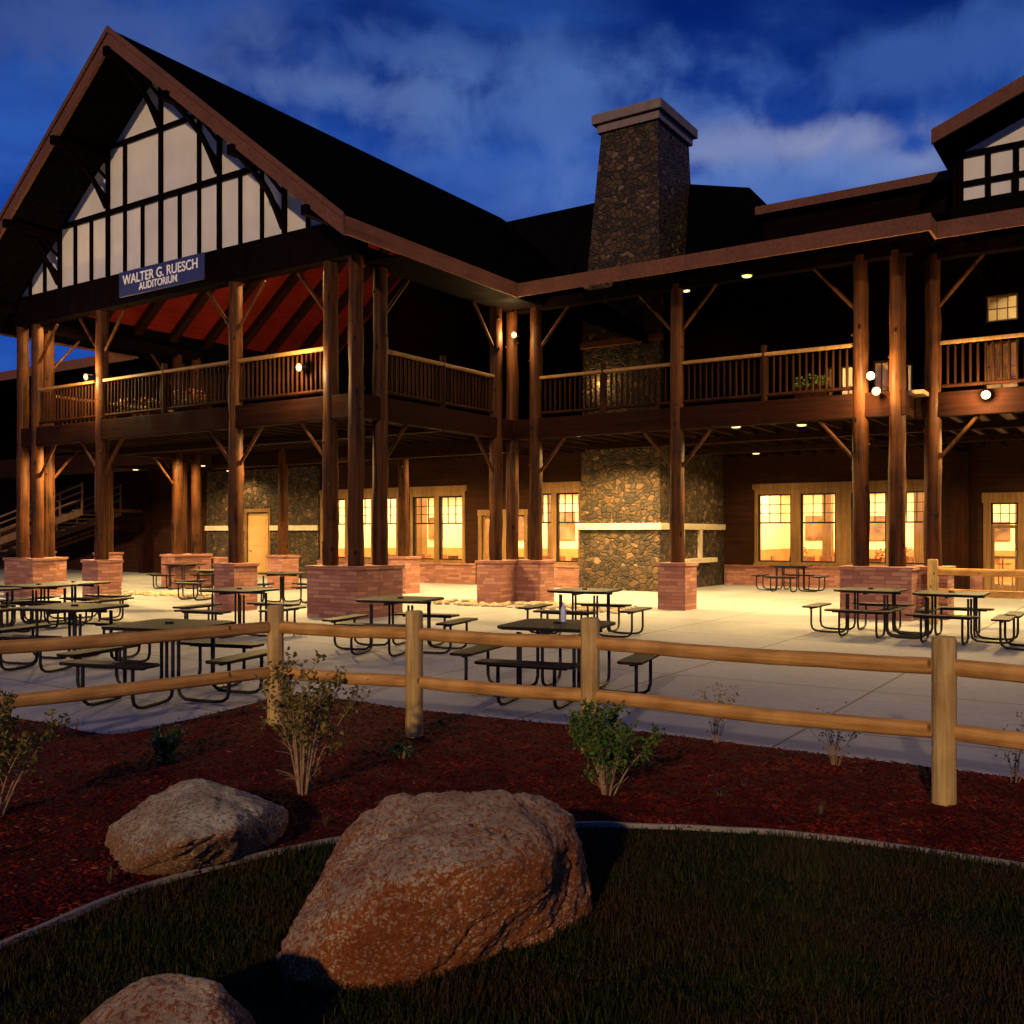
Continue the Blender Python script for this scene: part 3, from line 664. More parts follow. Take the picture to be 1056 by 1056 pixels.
# upper walls
zu = DZ
opsU = []
uw = [(upx(849, V1), upx(859, V1), 4.75, 6.3), (upx(866, V1), upx(882, V1), 4.75, 6.3), (upx(900, V1), upx(917, V1), 4.75, 6.35), (upx(1015, V1), upx(1051, V1), 5.3, 6.55)]
uw2 = (upx(1017, V1), upx(1050, V1), 7.05, 7.72)
for (a, b, c, d) in uw: window(a, b, V1, c, d, None, 2, 2, fm='trim')
window(uw2[0], uw2[1], V1, uw2[2], uw2[3], None, 3, 2, fm='trim')
window(upx(934, V1), upx(941, V1), V1, 4.75, 6.2, None, 1, 1, fm='trim')
opsU = list(uw)+[(upx(934, V1), upx(941, V1), 4.75, 6.2)]
a, b = uw2[0], uw2[1]
mb = MB(); x = CU1-.05
srt = sorted(opsU)
for (p, q, c, d) in srt:
    mb.box(x, p, V1, V1+.2, zu, 9.7); mb.box(p, q, V1, V1+.2, zu, c)
    if p == uw[3][0]:
        mb.box(p, q, V1, V1+.2, d, 7.05); mb.box(p, a, V1, V1+.2, 7.05, 7.72); mb.box(b, q, V1, V1+.2, 7.05, 7.72); mb.box(p, q, V1, V1+.2, 7.72, 9.7)
    else: mb.box(p, q, V1, V1+.2, d, 9.7)
    x = q
mb.box(x, 22, V1, V1+.2, zu, 9.7)
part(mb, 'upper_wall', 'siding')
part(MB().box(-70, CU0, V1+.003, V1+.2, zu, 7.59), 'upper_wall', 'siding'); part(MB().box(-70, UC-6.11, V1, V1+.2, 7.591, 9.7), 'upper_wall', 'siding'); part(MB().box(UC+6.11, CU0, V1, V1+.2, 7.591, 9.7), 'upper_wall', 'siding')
# rooms behind the windows
def room(u0, u1, v0, v1, z0, z1, panels, name='room', m='interior'):
    mb = MB(); mb.box(u0, u1, v1, v1+.1, z0, z1); mb.box(u0-.1, u0, v0, v1+.1, z0, z1); mb.box(u1, u1+.1, v0, v1+.1, z0, z1); mb.box(u0-.1, u1+.1, v0, v1+.1, z1, z1+.06)
    o = part(mb, name, m); MB().box(u0, u1, v0-.1, v1, z0+.004, z0+.03).build('room_floor', M['interiorfloor'], o)
    mb = MB(); mb.box(u0+.01, u1-.01, v1-.04, v1-.002, z0+.03, z0+1.15); mb.box(u0+.002, u0+.04, v0+.3, v1-.05, z0+.03, z0+1.15); mb.build('wainscot', M['wains'], o)
    rn = random.Random(int(u0*7)); mb = MB(); x = u0+.8
    while x < u1-1.6:
        w_ = rn.uniform(.5, 1.1); mb.box(x, x+w_, v1-.07, v1-.003, z0+1.5, z0+rn.uniform(2.1, 2.7)); x += w_+rn.uniform(.7, 1.6)
    mb.build('picture_frame', M['pict'], o)
    mb = MB(); x = u0+2.2
    while x < u1-.6: mb.box(x, x+.32, v0+(v1-v0)*.55, v0+(v1-v0)*.55+.32, z0+.03, z1-.06); x += 3.1
    mb.build('interior_pillar', M['trim'], o)
    mb = MB(); y = v0+.8
    while y < v1-.3: mb.box(u0+.05, u1-.05, y, y+.18, z1-.3, z1-.051); y += 1.9
    mb.build('ceiling_beam', M['trim'], o)
    for (a, b) in panels: MB().box(a-.7, a+.7, b-.35, b+.35, z1-.05, z1-.001).build('ceiling_panel', M['panel'], o)
room(-13.2, -1.35, V1+.21, 18, 0, 3.9, [(u, v) for u in (-11.5, -8.5, -5.5, -2.8) for v in (13.4, 16)])
room(1.6, 18, V2+.21, 23, 0, 3.9, [(u, v) for u in (3, 5.6, 8.2, 10.8, 14) for v in (18, 20.5)])
room(3.5, 15, V1+.21, 15.5, DZ, 9.2, [(u, v) for u in (5, 7.5, 10, 12.5) for v in (12.9, 14.5)], 'upper_room')
# staircase on the left wing
st = MB(); uA0, uA1 = upx(-70, 9.0), upx(88, 9.0); zA0 = .0; zA1 = 2.75; n = 16
for i in range(n):
    a = uA0+(uA1-uA0)*i/n; z = zA0+(zA1-zA0)*(i+1)/n; st.box(a, a+(uA1-uA0)/n+.03, 8.9, 10.6, z-.05, z)
stair = part(st, 'staircase', 'trim')
for v in (8.85, 10.65):
    m2 = MB()
    for zo in (.35, .65, .95): m2.bar((uA0, v, zA0+zo+.2), (uA1, v, zA1+zo+.1), .06, .07)
    for i in range(0, n+1, 2):
        a = uA0+(uA1-uA0)*i/n; z = zA0+(zA1-zA0)*i/n; m2.box(a-.03, a+.03, v-.031, v+.031, z, z+1.12)
    m2.bar((uA0, v, zA0+.05), (uA1, v, zA1-.1), .05, .28); m2.build('stair_railing', M['trim'], stair)
part(MB().box(uA1, uA1+1.6, 8.9, 10.6, zA1-.12, zA1), 'stair_landing', 'timber')
# ------------------------------------------------------------------ sign
sgn = empty('building_sign', Wp(upx(165.5, -.2), -.17, 7.63), TH, label='blue rectangular name board with white capitals across the gable beam', cat='sign')
MB().box(-1.6, 1.6, -.06, 0, 0, .62).build('sign_board', M['signblue'], sgn, bevel=.01)
def text(s, w, x, z, parent, nm, mt):
    c = bpy.data.curves.new(nm, 'FONT'); c.body = s; c.align_x = 'CENTER'; c.size = 1; c.extrude = .006; c.offset = .012
    o = bpy.data.objects.new(nm, c); COL.objects.link(o)
    bpy.context.view_layer.update(); wd = o.dimensions.x; k = w/wd
    me = bpy.data.meshes.new_from_object(o.evaluated_get(bpy.context.evaluated_depsgraph_get()))
    bpy.data.objects.remove(o); bpy.data.curves.remove(c)
    o = bpy.data.objects.new(nm, me); COL.objects.link(o); me.materials.append(M[mt]); o.parent = parent
    o.location = (x, -.068, z); o.rotation_euler = (R(90), 0, 0); o.scale = (k, k*1.05, 1); return o
text('WALTER G. RUESCH', 2.85, 0, .29, sgn, 'lettering', 'signwhite')
text('AUDITORIUM', 1.45, -.05, .08, sgn, 'lettering', 'signwhite')
# ------------------------------------------------------------------ lamps
WARM = (1.0, .64, .23)
def bulb(parent, loc, watts, col=WARM, rad=.06, spot=None, dirv=None):
    l = bpy.data.lights.new('bulb', 'SPOT' if spot else 'POINT'); l.energy = watts; l.color = col; l.shadow_soft_size = rad
    if spot: l.spot_size = spot; l.spot_blend = .6
    o = bpy.data.objects.new('bulb', l); COL.objects.link(o); o.parent = parent; o.location = loc
    if dirv is not None: o.rotation_euler = Vector(dirv).to_track_quat('-Z', 'Y').to_euler()
    return o
def flood(u, v, z, watts, label, grp='flood lights on the balcony posts and beams'):
    t = empty('flood_light', Wp(u, v, z), TH, label=label, cat='lamp', group=grp)
    MB().tube([(0, .14, .02), (0, .0, 0), (0, -.06, -.01)], [.05, .07, .085], 14).build('housing', M['black'], t)
    MB().box(-.03, .03, .14, .22, -.02, .03).build('bracket', M['black'], t)
    MB().tube([(0, -.061, -.01), (0, -.085, -.014), (0, -.10, -.016)], [.06, .05, .02], 14).build('lens', M['lens'], t)
    bulb(t, (0, -.26, -.03), watts)
flood(-1.35, -.25, 5.28, 330, 'small bright flood lamp on the gable balcony rail left of the corner posts')
flood(-8.95, -.3, 5.75, 420, 'small bright flood lamp on the dark gable post left of the name board')
flood(.35, 5.45, 6.75, 160, 'bright flood lamp high on the posts where the two balconies meet')
flood(8.98, 5.5, 4.95, 320, 'upper of the two small lamps between the paired posts of the right balcony')
flood(9.1, 5.45, 4.62, 200, 'lower of the two small lamps between the paired posts of the right balcony')
flood(upx(1017, 6.3), 6.3, 4.5, 380, 'bright flood lamp on the balcony beam at the far right')
def downlight(u, v, z, watts, label, grp, soft=False, col=WARM, hid=False):
    t = empty('ceiling_light', Wp(u, v, z), TH, label=label, cat='lamp', group=grp)
    MB().tube([(0, 0, 0), (0, 0, -.05)], .13, 14).build('housing', M['black'], t)
    MB().tube([(0, 0, -.051), (0, 0, -.075)], [.11, .09], 14).build('diffuser', M['lens_dim' if hid else 'lens_soft'], t)
    bulb(t, (0, 0, -.22 if hid else -.14), watts, col, .08, spot=R(164), dirv=(0, 0, -1))
G1_ = 'ceiling lights under the balcony floor'
for (u, v, w) in ((-2.6, .95, 2000), (-10.8, .75, 2600), (-1.6, 4.3, 700), (-11.5, 4.6, 1300), (-3.3, 7.6, 900), (-6.2, 5.0, 500), (-2.6, 8.8, 900), (-6.8, 9.2, 900), (-11.0, 9.0, 900)):
    downlight(u, v, DZ-.16, w, 'round ceiling light under the gable balcony floor', G1_, hid=True)
downlight(7.0, 7.36, DZ-.35, 1200, 'lit round light under the right balcony, between the middle and paired posts', G1_)
for (u, v, w) in ((1.5, 6.6, 900), (5.6, 6.9, 1100), (10.9, 7.2, 1200), (2.2, 9.9, 1200), (0.2, 9.9, 1700), (3.4, 14.5, 400), (7.5, 13.2, 700), (12.2, 14.5, 700), (12.2, 8.6, 900)):
    downlight(u, v, DZ-.35, w, 'round ceiling light under the right balcony floor', G1_, hid=True)
for (u, v, w) in ((-15.5, 8.5, 900), (-19.5, 8.5, 900), (-17, 11, 300)):
    downlight(u, v, DZ-.35, w, 'round ceiling light under the left wing balcony floor', G1_, hid=True)
downlight(6.39, 5.45, 7.40, 260, 'lit oval light under the right eave above the balcony rail', 'ceiling lights above the balcony')
for (u, w) in ((-2.75, 700), (-10.9, 1200)): downlight(u, .75, 8.1, w, 'round light under the red ceiling of the gable balcony', 'ceiling lights above the balcony', hid=True)
downlight(3.0, 10.0, 8.5, 60, 'round light above the right balcony by the chimney stone', 'ceiling lights above the balcony')
def fill_lamp(u, v, z, watts, label, col=WARM):  # invented lamp, added only to bring light onto the upper balcony
    t = empty('added_fill_lamp', Wp(u, v, z), TH, label=label, cat='lamp', group='fill lamps added on the upper balcony')
    MB().box(-.08, .08, -.03, 0, -.15, .15).build('back_plate', M['black'], t)
    MB().tube([(0, -.1, -.1), (0, -.1, .1)], [.05, .08], 10).build('lamp_shade', M['lens_soft'], t)
    bulb(t, (0, -.35, .1), watts, col)
def vault_fill(u, v, tgt, watts, label):  # added spots, hidden behind the rail, that brighten the red vault
    t = empty('added_uplight', Wp(u, v, DZ), TH, label=label, cat='lamp', group='up lights added to brighten the red balcony vault')
    MB().tube([(0, 0, 0), (0, 0, .02), (0, 0, .03), (0, 0, .22)], [.1, .1, .05, .075], 12).build('housing', M['black'], t)
    MB().tube([(0, 0, .221), (0, 0, .235)], [.06, .05], 12).build('lens', M['lens_soft'], t)
    bulb(t, (0, 0, .32), watts, (1, .7, .4), .06, spot=R(95), dirv=(tgt[0]-u, tgt[1]-v, tgt[2]-DZ-.3))
vault_fill(-2.2, 3.0, (-10.6, 4.5, 9.0), 800, 'small added fill light behind the balcony rail near the corner posts')
vault_fill(-3.2, 7.5, (-10.6, 8.5, 9.0), 550, 'small added fill light at the middle of the gable balcony')
vault_fill(-8.5, 4.0, (-11.6, 8.0, 8.5), 250, 'small added fill light at the left end of the gable balcony')
fill_lamp(-.6, 11.95, 6.3, 35, 'added fill lamp on the back wall behind the posts where the balconies meet')

# ------------------------------------------------------------------ picnic tables
MT = M['black']
M['tabletop'] = plain('tabletop', (.013, .009, .008), .55, .35, 6, .3, spec=.12)
def make_table():
    r_ = empty('picnic_table', (0, 0, 0), 0)
    a = .53
    mb = MB(); c = .1
    P = [(-a+c, -a, .74), (a-c, -a, .74), (a, -a+c, .74), (a, a-c, .74), (a-c, a, .74), (-a+c, a, .74), (-a, a-c, .74), (-a, -a+c, .74)]
    mb.prism(P, (0, 0, .035)); t = mb.build('table_top', M['tabletop'], r_, bevel=.01)
    MB().tube([(0, 0, .776), (0, 0, .80)], [.05, .04], 12).build('umbrella_ring', MT, t)
    mb = MB(); mb.box(-a+.03, a-.03, -.02, .02, .70, .738); mb.box(-.02, .02, -a+.03, a-.03, .702, .737); mb.build('top_support', MT, t)
    for k in range(4):
        an = k*math.pi/2; cs, sn = math.cos(an), math.sin(an)
        rot = lambda x, y, z: (x*cs-y*sn, x*sn+y*cs, z)
        mb = MB(); d0, d1, hw = .80, 1.06, .53
        pts = [rot(-hw+.04, -d1, .44), rot(hw-.04, -d1, .44), rot(hw, -d1+.04, .44), rot(hw, -d0-.04, .44), rot(hw-.04, -d0, .44), rot(-hw+.04, -d0, .44), rot(-hw, -d0-.04, .44), rot(-hw, -d1+.04, .44)]
        mb.prism(pts, (0, 0, .03)); mb.build('bench', M['tabletop'], r_, bevel=.008)
        mb = MB()
        for sx in (-.30, .30):
            path = [(sx, -.95, .435), (sx, -.95, .14), (sx, -.93, .07), (sx, -.88, .035), (sx, -.80, .022), (sx*1.0, -.56, .022), (sx, -.42, .03), (sx, -.36, .07), (sx, -.34, .15), (sx, -.34, .70)]
            mb.tube([rot(*q) for q in path], .019, 7)
        mb.bar(rot(-.42, -.93, .425), rot(.42, -.93, .425), .04, .025)
        mb.build('leg_frame', MT, r_)
    return r_
def copy_tree(o, parent=None):
    c = o.copy(); COL.objects.link(c)
    if parent: c.parent = parent
    for ch in list(o.children): copy_tree(ch, c)
    return c
tab = make_table()
tabs = [  # px, table top py, rotation (deg), label
 (575, 643, -22, 'near picnic table behind the fence with a clear bottle on top'),
 (603, 608, -25, 'picnic table standing on the far side of the bottle table, before the chimney'),
 (413, 617, -20, 'picnic table standing just right of the big corner pier'),
 (247, 607.5, -24, 'pale topped picnic table in front of the gable post pier, middle left'),
 (40, 603, -28, 'picnic table before the leftmost gable pier, nearer the left photo edge'),
 (76, 600.5, -20, 'picnic table between the two left gable piers, partly behind another'),
 (77, 625, -16, 'dark picnic table behind the left fence rails, second row back'),
 (175, 643, -18, 'dark picnic table closest to the left fence corner post'),
 (190, 581.5, -30, 'small far picnic table by the low wall under the gable balcony'),
 (222, 587.5, -33, 'far picnic table half hidden behind the pale topped one'),
 (291, 590.5, -33, 'far picnic table in front of the yellow service door'),
 (898, 607.5, -33, 'left one of two joined picnic tables before the paired post pier'),
 (981, 611, -33, 'right one of two joined picnic tables before the paired post pier'),
 (815, 583, -33, 'far picnic table under the lit windows of the right wing'),
 (1108, 618, -33, 'picnic table at the right photo edge, only its bench showing'),
 (-22, 607, -25, 'picnic table cut off by the left photo edge near the staircase'),
]
for i, (px, py, rz, lb) in enumerate(tabs):
    t = tab if i == 0 else copy_tree(tab)
    q = gp(px, py, .775); t.location = (q.x, q.y, 0); t.rotation_euler = (0, 0, R(rz))
    setp(t, label=lb, cat='picnic table', group='picnic tables on the patio')
q = gp(581, 641, .777)
bt = MB().tube([(0, 0, 0), (0, 0, .13), (0, 0, .16), (0, 0, .18), (0, 0, .21)], [.032, .032, .022, .012, .012], 12).build('bottle', M['bottlewhite'], None, loc=q)
setp(bt, label='small clear bottle standing on the near picnic table', cat='bottle')
# ------------------------------------------------------------------ rail fences
def fence(label, posts, zr=(.91, .505), hgt=1.10, r=.075, rr=.05, name='rail_fence', draw=None):
    o = empty(name, (posts[0].x, posts[0].y, 0), 0, label=label, cat='fence'); b = Vector((posts[0].x, posts[0].y, 0))
    L = [Vector((p.x, p.y, 0))-b for p in posts]
    for i, p in enumerate(L):
        mb = MB(); up = Vector((0, 0, 1))
        mb.tube([p-up*.05, p+up*.3, p+up*.7, p+up*(hgt-.015), p+up*hgt], [r, r*.99, r*.98, r*.97, r*.86], 20, True, .05, i)
        mb.build('fence_post', M['postwood'], o)
    for i, (p, q) in enumerate(zip(L, L[1:])):
        d = (q-p).normalized(); e = r*.82; yaw = math.atan2(d.y, d.x); ln = (q-p).length
        for z in zr:
            mb = MB(); k = 7; x0 = e-.05 if False else e*.6; x1 = ln-x0
            pts = [(x0, 0, 0), (x0+.05, 0, 0)]+[(x0+.05+(x1-x0-.1)*j/k, .006*noise.noise(Vector((i, j*.7, z))), .008*noise.noise(Vector((i+5, j*.7, z)))-.012*math.sin(math.pi*j/k)) for j in range(1, k)]+[(x1-.05, 0, 0), (x1, 0, 0)]
            mb.tube(pts, [rr*.72, rr]+[rr]*(k-1)+[rr, rr*.72], 14, True, .05, i+z)
            mb.v = [(x, y*.78, zc_*1.08) for (x, y, zc_) in mb.v]; ra_ = mb.build('fence_rail', M['fencewood'], o); ra_.location = p+Vector((0, 0, z)); ra_.rotation_euler = (0, 0, yaw)
    return o
fp = [Vector((-6.1, 4.9, 0)), Vector((-4.25, 6.75, 0)), Vector((-2.13, 8.7, 0)), Vector((-.82, 8.1, 0)), Vector((.60, 7.42, 0)), Vector((2.72, 6.08, 0)), Vector((4.75, 4.55, 0))]
fence('round pine post and rail fence crossing the foreground between patio and mulch bed', fp)
u0 = upx(962, 5.2)
fence('pale round rail fence running off to the right beside the paired post pier', [Wp(u0, 5.2), Wp(u0+2.6, 5.2), Wp(u0+5.2, 5.2)], (1.02, .62), 1.25, .10, .065)
# ------------------------------------------------------------------ boulders
def boulder(pts, m, label, seed, rough=.03, cuts=5, fit=(1, 1, 1)):
    c = sum((Vector(p) for p in pts), Vector())/len(pts); c.z = 0
    bm = hullmesh([Vector(p)-c for p in pts])
    bb = [[f(v.co[k] for v in bm.verts) for f in (min, max)] for k in range(3)]
    for i in range(cuts):
        bmesh.ops.triangulate(bm, faces=bm.faces)
        bmesh.ops.subdivide_edges(bm, edges=[e for e in bm.edges if e.calc_length() > .022], cuts=1, use_grid_fill=True)
        if i < 4:
            for _ in range((0, 1, 2, 1)[i]): bmesh.ops.smooth_vert(bm, verts=bm.verts, factor=.5, use_axis_x=True, use_axis_y=True, use_axis_z=True)
    b2 = [[f(v.co[k] for v in bm.verts) for f in (min, max)] for k in range(3)]
    for v in bm.verts:
        for k in range(3):
            cc = (bb[k][0]+bb[k][1])/2 if k < 2 else bb[k][0]
            v.co[k] = cc+(bb[k][0]+(v.co[k]-b2[k][0])/(b2[k][1]-b2[k][0])*(bb[k][1]-bb[k][0])-cc)*fit[k]
    bm.normal_update()
    for v in bm.verts:
        p = v.co*1.0+Vector((seed, 0, 0))
        d = rough*(noise.noise(p*2.6)*1.1+.6*noise.noise(p*6)+.35*noise.noise(p*14)+.28*noise.noise(p*34)+.20*noise.noise(p*70)) - rough*1.2*max(0, .5-abs(noise.noise(p*3.1+Vector((3, 3, 3))))*6)
        v.co += v.normal*d
    me = bpy.data.meshes.new('boulder'); bm.to_mesh(me)
    for p in me.polygons: p.use_smooth = True
    me.materials.append(M[m]); o = bpy.data.objects.new('boulder', me); COL.objects.link(o); o.location = c
    return setp(o, label=label, cat='boulder', group='granite boulders')
def gz_(px, py, z): return gp(px, py, z)
big = [gz_(272, 1000, 0), gz_(285, 1040, -.08), gz_(390, 1045, -.08), gz_(500, 1010, -.08), gz_(585, 985, -.08), gz_(278, 975, .12), gz_(318, 1000, .10),
       gz_(335, 868, .36), gz_(380, 838, .46), gz_(415, 816, .55), gz_(470, 810, .57), gz_(560, 812, .57), gz_(606, 838, .49), gz_(624, 880, .34),
       gz_(420, 900, .50), gz_(540, 890, .50), (-.86, 4.7, -.08), (.30, 4.95, -.08), (.42, 4.5, -.08)]
boulder(big, 'granite_red', 'largest reddish granite boulder with pale lichen, centre foreground', 2, .030, 6, (.90, .95, 1.0))
lf = [gz_(98, 868, 0), gz_(112, 912, -.05), gz_(180, 915, -.05), gz_(250, 898, -.05), gz_(295, 880, -.05), gz_(100, 850, .12), gz_(150, 806, .34), gz_(192, 788, .42), gz_(225, 796, .42), gz_(290, 822, .30), gz_(302, 850, .14),
      gz_(190, 862, .33), gz_(250, 850, .32), gz_(140, 880, .2), (-2.1, 6.2, -.05), (-1.35, 6.25, -.05), (-1.28, 5.8, .1)]
boulder(lf, 'granite_tan', 'tan domed boulder lying in the mulch on the left', 5, .022, 6, (.86, .85, .84))
sm = [gz_(60, 1090, 0), gz_(95, 1046, .16), gz_(150, 1014, .34), gz_(222, 1008, .36), gz_(262, 1050, .16), gz_(280, 1100, 0), (-1.5, 2.8, -.05), (-.75, 2.75, -.05), (-1.0, 2.75, .2), (-1.3, 2.75, .2), (-.82, 3.2, -.05), (-1.45, 3.25, -.05)]
boulder(sm, 'granite_red', 'smallest boulder, cut off by the bottom photo edge', 9, .02, 6)
# ------------------------------------------------------------------ shrubs
def shrub(px, py, h, sp, ns, nl, leaf, label, name='shrub', lean=0, leafsz=.022, rs=1, low=.3, r0=.008, grp='shrubs in the mulch bed'):
    q = gp(px, py, .03); rn = random.Random(rs)
    o = empty(name, q, 0, label=label, cat='shrub', group=grp)
    st = MB(); lv = MB()
    def addleaf(p):
        a = Vector((rn.uniform(-1, 1), rn.uniform(-1, 1), rn.uniform(-.4, .9))).normalized(); b = a.orthogonal().normalized(); b = (Matrix.Rotation(rn.uniform(0, 6.28), 3, a) @ b)
        s_ = leafsz*rn.uniform(.6, 1.3); c = b.cross(a)*.32*s_
        k = a*(.15*s_)
        lv.add([p, p+b*s_*.5+c+k, p+b*s_, p+b*s_*.5-c+k], [(0, 1, 2, 3)])
    tips = []
    for i in range(ns):
        an = rn.uniform(0, 6.283); rad = sp*rn.uniform(.25, 1); hh = h*rn.uniform(.65, 1)
        tip = Vector((math.cos(an)*rad+lean, math.sin(an)*rad, hh)); mid = Vector((tip.x*.42+rn.uniform(-.02, .02), tip.y*.42, hh*.5))
        b0 = Vector((math.cos(an)*.02, math.sin(an)*.02, -.03)); P = crom([b0, mid, tip], 5)
        st.tube(P, [r0*(1-.8*j/(len(P)-1)) for j in range(len(P))], 5)
        for j in range(2, len(P)):
            if rn.random() < .75:
                t2 = P[j]+Vector((rn.uniform(-1, 1), rn.uniform(-1, 1), rn.uniform(.2, 1)))*h*.16; st.tube([P[j], (P[j]+t2)/2+Vector((0, 0, .01)), t2], [r0*.35, r0*.25, r0*.15], 4, False)
                tips.append((P[j], t2, j/len(P)))
        tips.append((P[-3], P[-1], 1)); tips.append((mid, P[-2], .7))
    tips = [t for t in tips if t[2] >= low or rn.random() < .2]
    for k in range(nl):
        a, b, _ = rn.choice(tips); p = a.lerp(b, rn.random()**.7)+Vector((rn.gauss(0, 1), rn.gauss(0, 1), rn.gauss(0, 1)))*.018; addleaf(p)
    st.build('stems', M['twig'], o); lv.build('foliage', M[leaf], o)
    return o
shrub(312, 822, .84, .38, 13, 1300, 'leaf_olive', 'tall olive shrub with bare tan stems beside the fence corner post', rs=4, leafsz=.036, low=.4)
shrub(626, 824, .58, .33, 15, 2500, 'leaf_green', 'bushy green shrub with pale stems at the middle fence post', rs=8, leafsz=.036, low=.5)
shrub(-5, 845, .72, .34, 12, 1300, 'leaf_olive', 'olive shrub leaning in at the left photo edge', rs=12, leafsz=.038, low=.5, lean=.1)
shrub(172, 788, .24, .15, 14, 900, 'leaf_dark', 'low dark green plant in the mulch behind the tan boulder', name='low_plant', rs=3, leafsz=.035, low=0)
shrub(413, 784, .12, .09, 10, 220, 'leaf_dark', 'tiny dark plant at the foot of the second fence post', name='low_plant', rs=5, leafsz=.03, low=0)
shrub(738, 765, .46, .22, 9, 170, 'leaf_olive', 'sparse twiggy shrub by the patio edge right of the green bush', rs=6, leafsz=.025, low=.3, r0=.0032)
shrub(862, 788, .40, .28, 12, 120, 'leaf_dry', 'sparse dry shrub by the patio edge left of the big right post', rs=7, leafsz=.022, low=.3, r0=.0032)
shrub(1046, 808, .42, .2, 9, 120, 'leaf_dry', 'sparse dry shrub at the right photo edge behind the fence', rs=9, leafsz=.022, low=.3, r0=.0032)
def tuft(px, py, lb, rs):
    rn = random.Random(rs); q = gp(px, py, .03); mb = MB()
    for k in range(26):
        a = rn.uniform(0, 6.28); l = rn.uniform(.03, .09); h_ = rn.uniform(.04, .10); d = Vector((math.cos(a), math.sin(a), 0)); s_ = Vector((-d.y, d.x, 0))*.0025
        mb.add([-s_, s_, d*l*.4+Vector((0, 0, h_*.7))+s_*.7, d*l*.4+Vector((0, 0, h_*.7))-s_*.7, d*l+Vector((0, 0, h_))], [(0, 1, 2, 3), (3, 2, 4)])
    mb.build('grass_tuft', M['leaf_dry'], None, loc=q, label=lb, cat='grass tuft', group='dry tufts in the mulch')
tuft(846, 842, 'dry grass tuft in the mulch above the right end of the edging', 1); tuft(742, 826, 'dry grass tuft in the mulch between bush and edging', 2); tuft(114, 912, 'dry grass tuft at the left foot of the tan boulder', 3); tuft(336, 852, 'dry grass tuft in the mulch left of the largest boulder', 4); tuft(668, 792, 'small tuft in the mulch right of the green bush', 5)
# river stones round the inner piers
mb = MB(); rn = random.Random(21)
for k in range(420):
    if k < 300: u, v = rn.uniform(-1.3, 4.2), rn.uniform(3.9, 5.4)-.0
    else: u, v = rn.uniform(-12.2, -7.0), rn.uniform(2.0, 2.9)
    if abs(noise.noise(Vector((u*.8, v*.8, 2)))) > .42 or (-.42 < u < .42 and v > 4.6): continue
    p = Wp(u, v, 0); a, b, c_ = rn.uniform(.05, .12), rn.uniform(.04, .09), rn.uniform(.03, .06); ry = rn.uniform(0, 3.14)
    vs = []; fs = []
    for i in range(5):
        ph = math.pi*i/4-math.pi/2
        for j in range(7):
            th = 2*math.pi*j/7; x, y = math.cos(ph)*math.cos(th)*a, math.cos(ph)*math.sin(th)*b
            vs.append((p.x+x*math.cos(ry)-y*math.sin(ry), p.y+x*math.sin(ry)+y*math.cos(ry), c_*.6+math.sin(ph)*c_))
    for i in range(4):
        for j in range(7): fs.append((i*7+j, i*7+(j+1) % 7, (i+1)*7+(j+1) % 7, (i+1)*7+j))
    mb.add(vs, fs, True)
mb.build('river_stones', M['rockcol'], label='bed of rounded river stones beside the inner corner piers', cat='stones', kind='stuff')
# ------------------------------------------------------------------ dining furniture seen through the windows
def dining_table():
    o = empty('dining_table', (0, 0, 0)); MB().box(-.6, .6, -.4, .4, .72, .76).build('table_top', M['furn'], o); mb = MB()
    mb.tube([(0, 0, .03), (0, 0, .72)], .05, 8); mb.box(-.3, .3, -.04, .04, .03, .06); mb.box(-.04, .04, -.3, .3, .031, .059); mb.build('pedestal', M['black'], o); return o
def dining_chair():
    o = empty('dining_chair', (0, 0, 0)); MB().box(-.21, .21, -.21, .21, .43, .47).build('seat', M['furn'], o); mb = MB()
    mb.box(-.21, -.17, .17, .21, .47, .95); mb.box(.17, .21, .17, .21, .47, .95); mb.box(-.17, .17, .175, .205, .72, .93); mb.build('backrest', M['furn'], o)
    for (x, y) in ((-.18, -.18), (.18, -.18), (-.18, .18), (.18, .18)): MB().box(x-.02, x+.02, y-.02, y+.02, .03, .43).build('leg', M['furn'], o)
    return o
dt0 = dining_table(); dc0 = dining_chair(); ft = [True, True]
def place(u, v, room_lb):
    t = dt0 if ft[0] else copy_tree(dt0); ft[0] = False; t.location = Wp(u, v, 0); t.rotation_euler = (0, 0, TH)
    setp(t, label='brown dining table inside '+room_lb, cat='table', group='dining tables '+room_lb)
    for (du_, dv_, r2) in ((0, -.65, math.pi), (0, .65, 0), (-.85, 0, math.pi/2), (.85, 0, -math.pi/2)):
        c_ = dc0 if ft[1] else copy_tree(dc0); ft[1] = False; c_.location = Wp(u+du_, v+dv_, 0); c_.rotation_euler = (0, 0, TH+r2+.1)
        setp(c_, label='brown dining chair at a table inside '+room_lb, cat='chair', group='dining chairs '+room_lb)
for u in (-10.5, -7.6, -4.6, -2.6+.2): place(u, 14.2, 'the room left of the chimney')
for u in (3.6, 6.2, 8.8, 11.6):
    for v in (18.6, 20.8): place(u+(.4 if v > 19 else 0), v, 'the brightly lit right wing room')

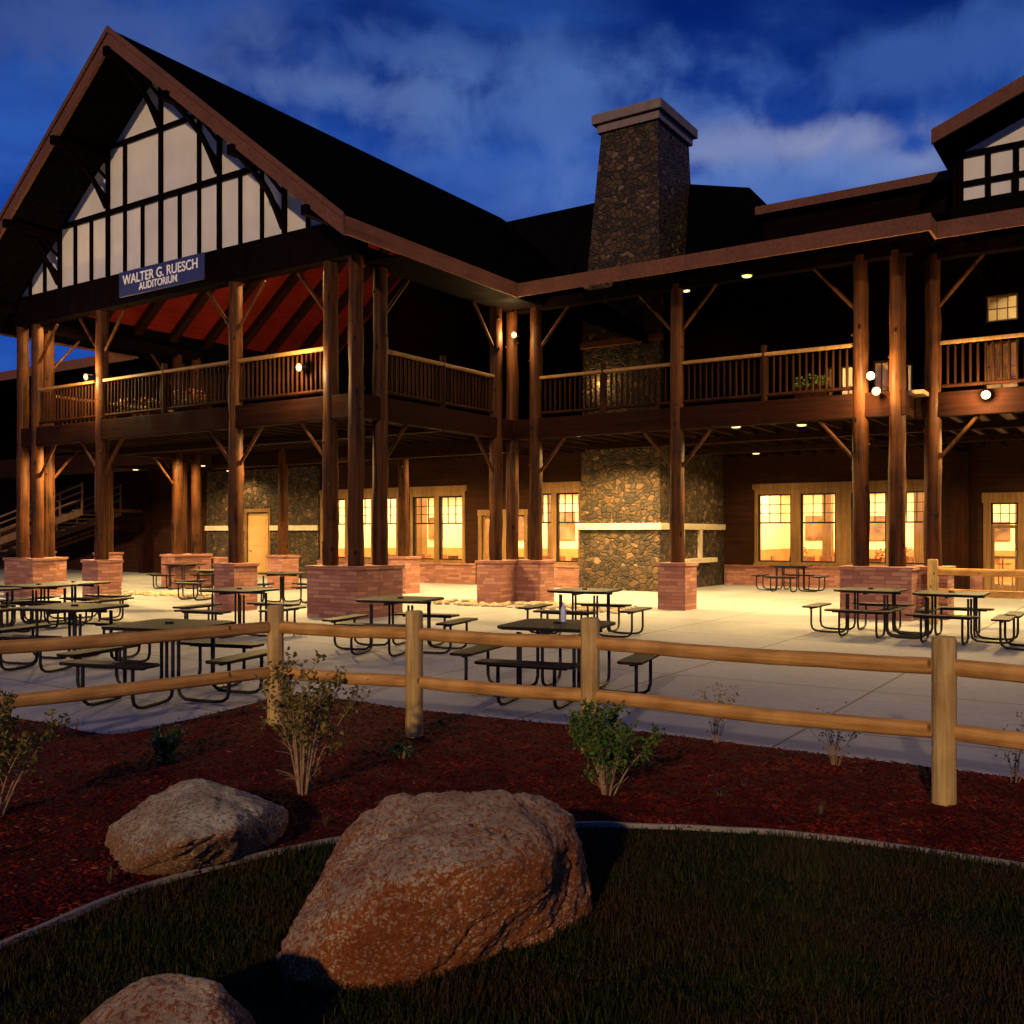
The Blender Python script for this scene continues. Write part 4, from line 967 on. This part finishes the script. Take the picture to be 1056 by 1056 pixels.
# ------------------------------------------------------------------ flower planters on the balconies and vases on the dining tables
M['petal'] = mat('petal', lambda g: pbr(g, g.ramp(g.n('ShaderNodeNewGeometry').outputs['Random Per Island'], [(0, (.55, .03, .01)), (.45, (.6, .05, .02)), (.5, (.75, .65, .4)), (.75, (.8, .45, .05)), (1, (.7, .6, .5))], 'CONSTANT'), .6))
def blobs(mb, n, c, ext, r, rn):
    for k in range(n):
        p = Vector((c[0]+rn.uniform(-1, 1)*ext[0], c[1]+rn.uniform(-1, 1)*ext[1], c[2]+rn.uniform(-1, 1)*ext[2])); q = r*rn.uniform(.6, 1.3)
        mb.add([p+Vector(d)*q for d in ((1,0,0),(-1,0,0),(0,1,0),(0,-1,0),(0,0,.7),(0,0,-.7))], [(0,2,4),(2,1,4),(1,3,4),(3,0,4),(2,0,5),(1,2,5),(3,1,5),(0,3,5)])
def planter(u, v, w, label, green=False):
    rn = random.Random(int(u*10)); t = empty('flower_planter', Wp(u, v, DZ), TH, label=label, cat='planter', group='flower planters on the balconies')
    MB().frus((-w*.45, w*.45, -.14, .14), 0, (-w*.5, w*.5, -.17, .17), .3).build('planter_box', M['timber'], t)
    mb = MB(); blobs(mb, 90, (0, 0, .42), (w*.5, .17, .14), .045, rn); mb.build('foliage', M['leaf_green'], t)
    if not green: mb = MB(); blobs(mb, 60, (0, 0, .52), (w*.5, .18, .14), .035, rn); mb.build('flowers', M['petal'], t)
planter(upx(140, .7), .7, 1.7, 'wider box of red and yellow flowers behind the gable balcony rail, left'); planter(upx(198, .7), .7, 1.1, 'narrower box of red flowers behind the gable balcony rail, right of centre')
planter(upx(837, 6.4), 6.4, .7, 'green plant box behind the right balcony rail', True)
def vase(u, v, lb, i):
    t = empty('flower_vase', Wp(u, v, .762), TH, label='flower vase on a dining table inside '+lb, cat='vase', group='flower vases inside '+lb)
    MB().tube([(0, 0, 0), (0, 0, .08), (0, 0, .2)], [.05, .07, .03], 10).build('vase_body', M['furn'], t)
    mb = MB(); blobs(mb, 40, (0, 0, .36), (.14, .14, .14), .05, random.Random(i)); mb.build('flowers', M['petal'], t)
k = 0
for u in (-10.5, -7.6, -4.6, -2.4): vase(u, 14.2, 'the room left of the chimney', k); k += 1
for u in (3.6, 6.2, 8.8, 11.6):
    for v in (18.6, 20.8): vase(u+(.4 if v > 19 else 0), v, 'the brightly lit right wing room', k); k += 1
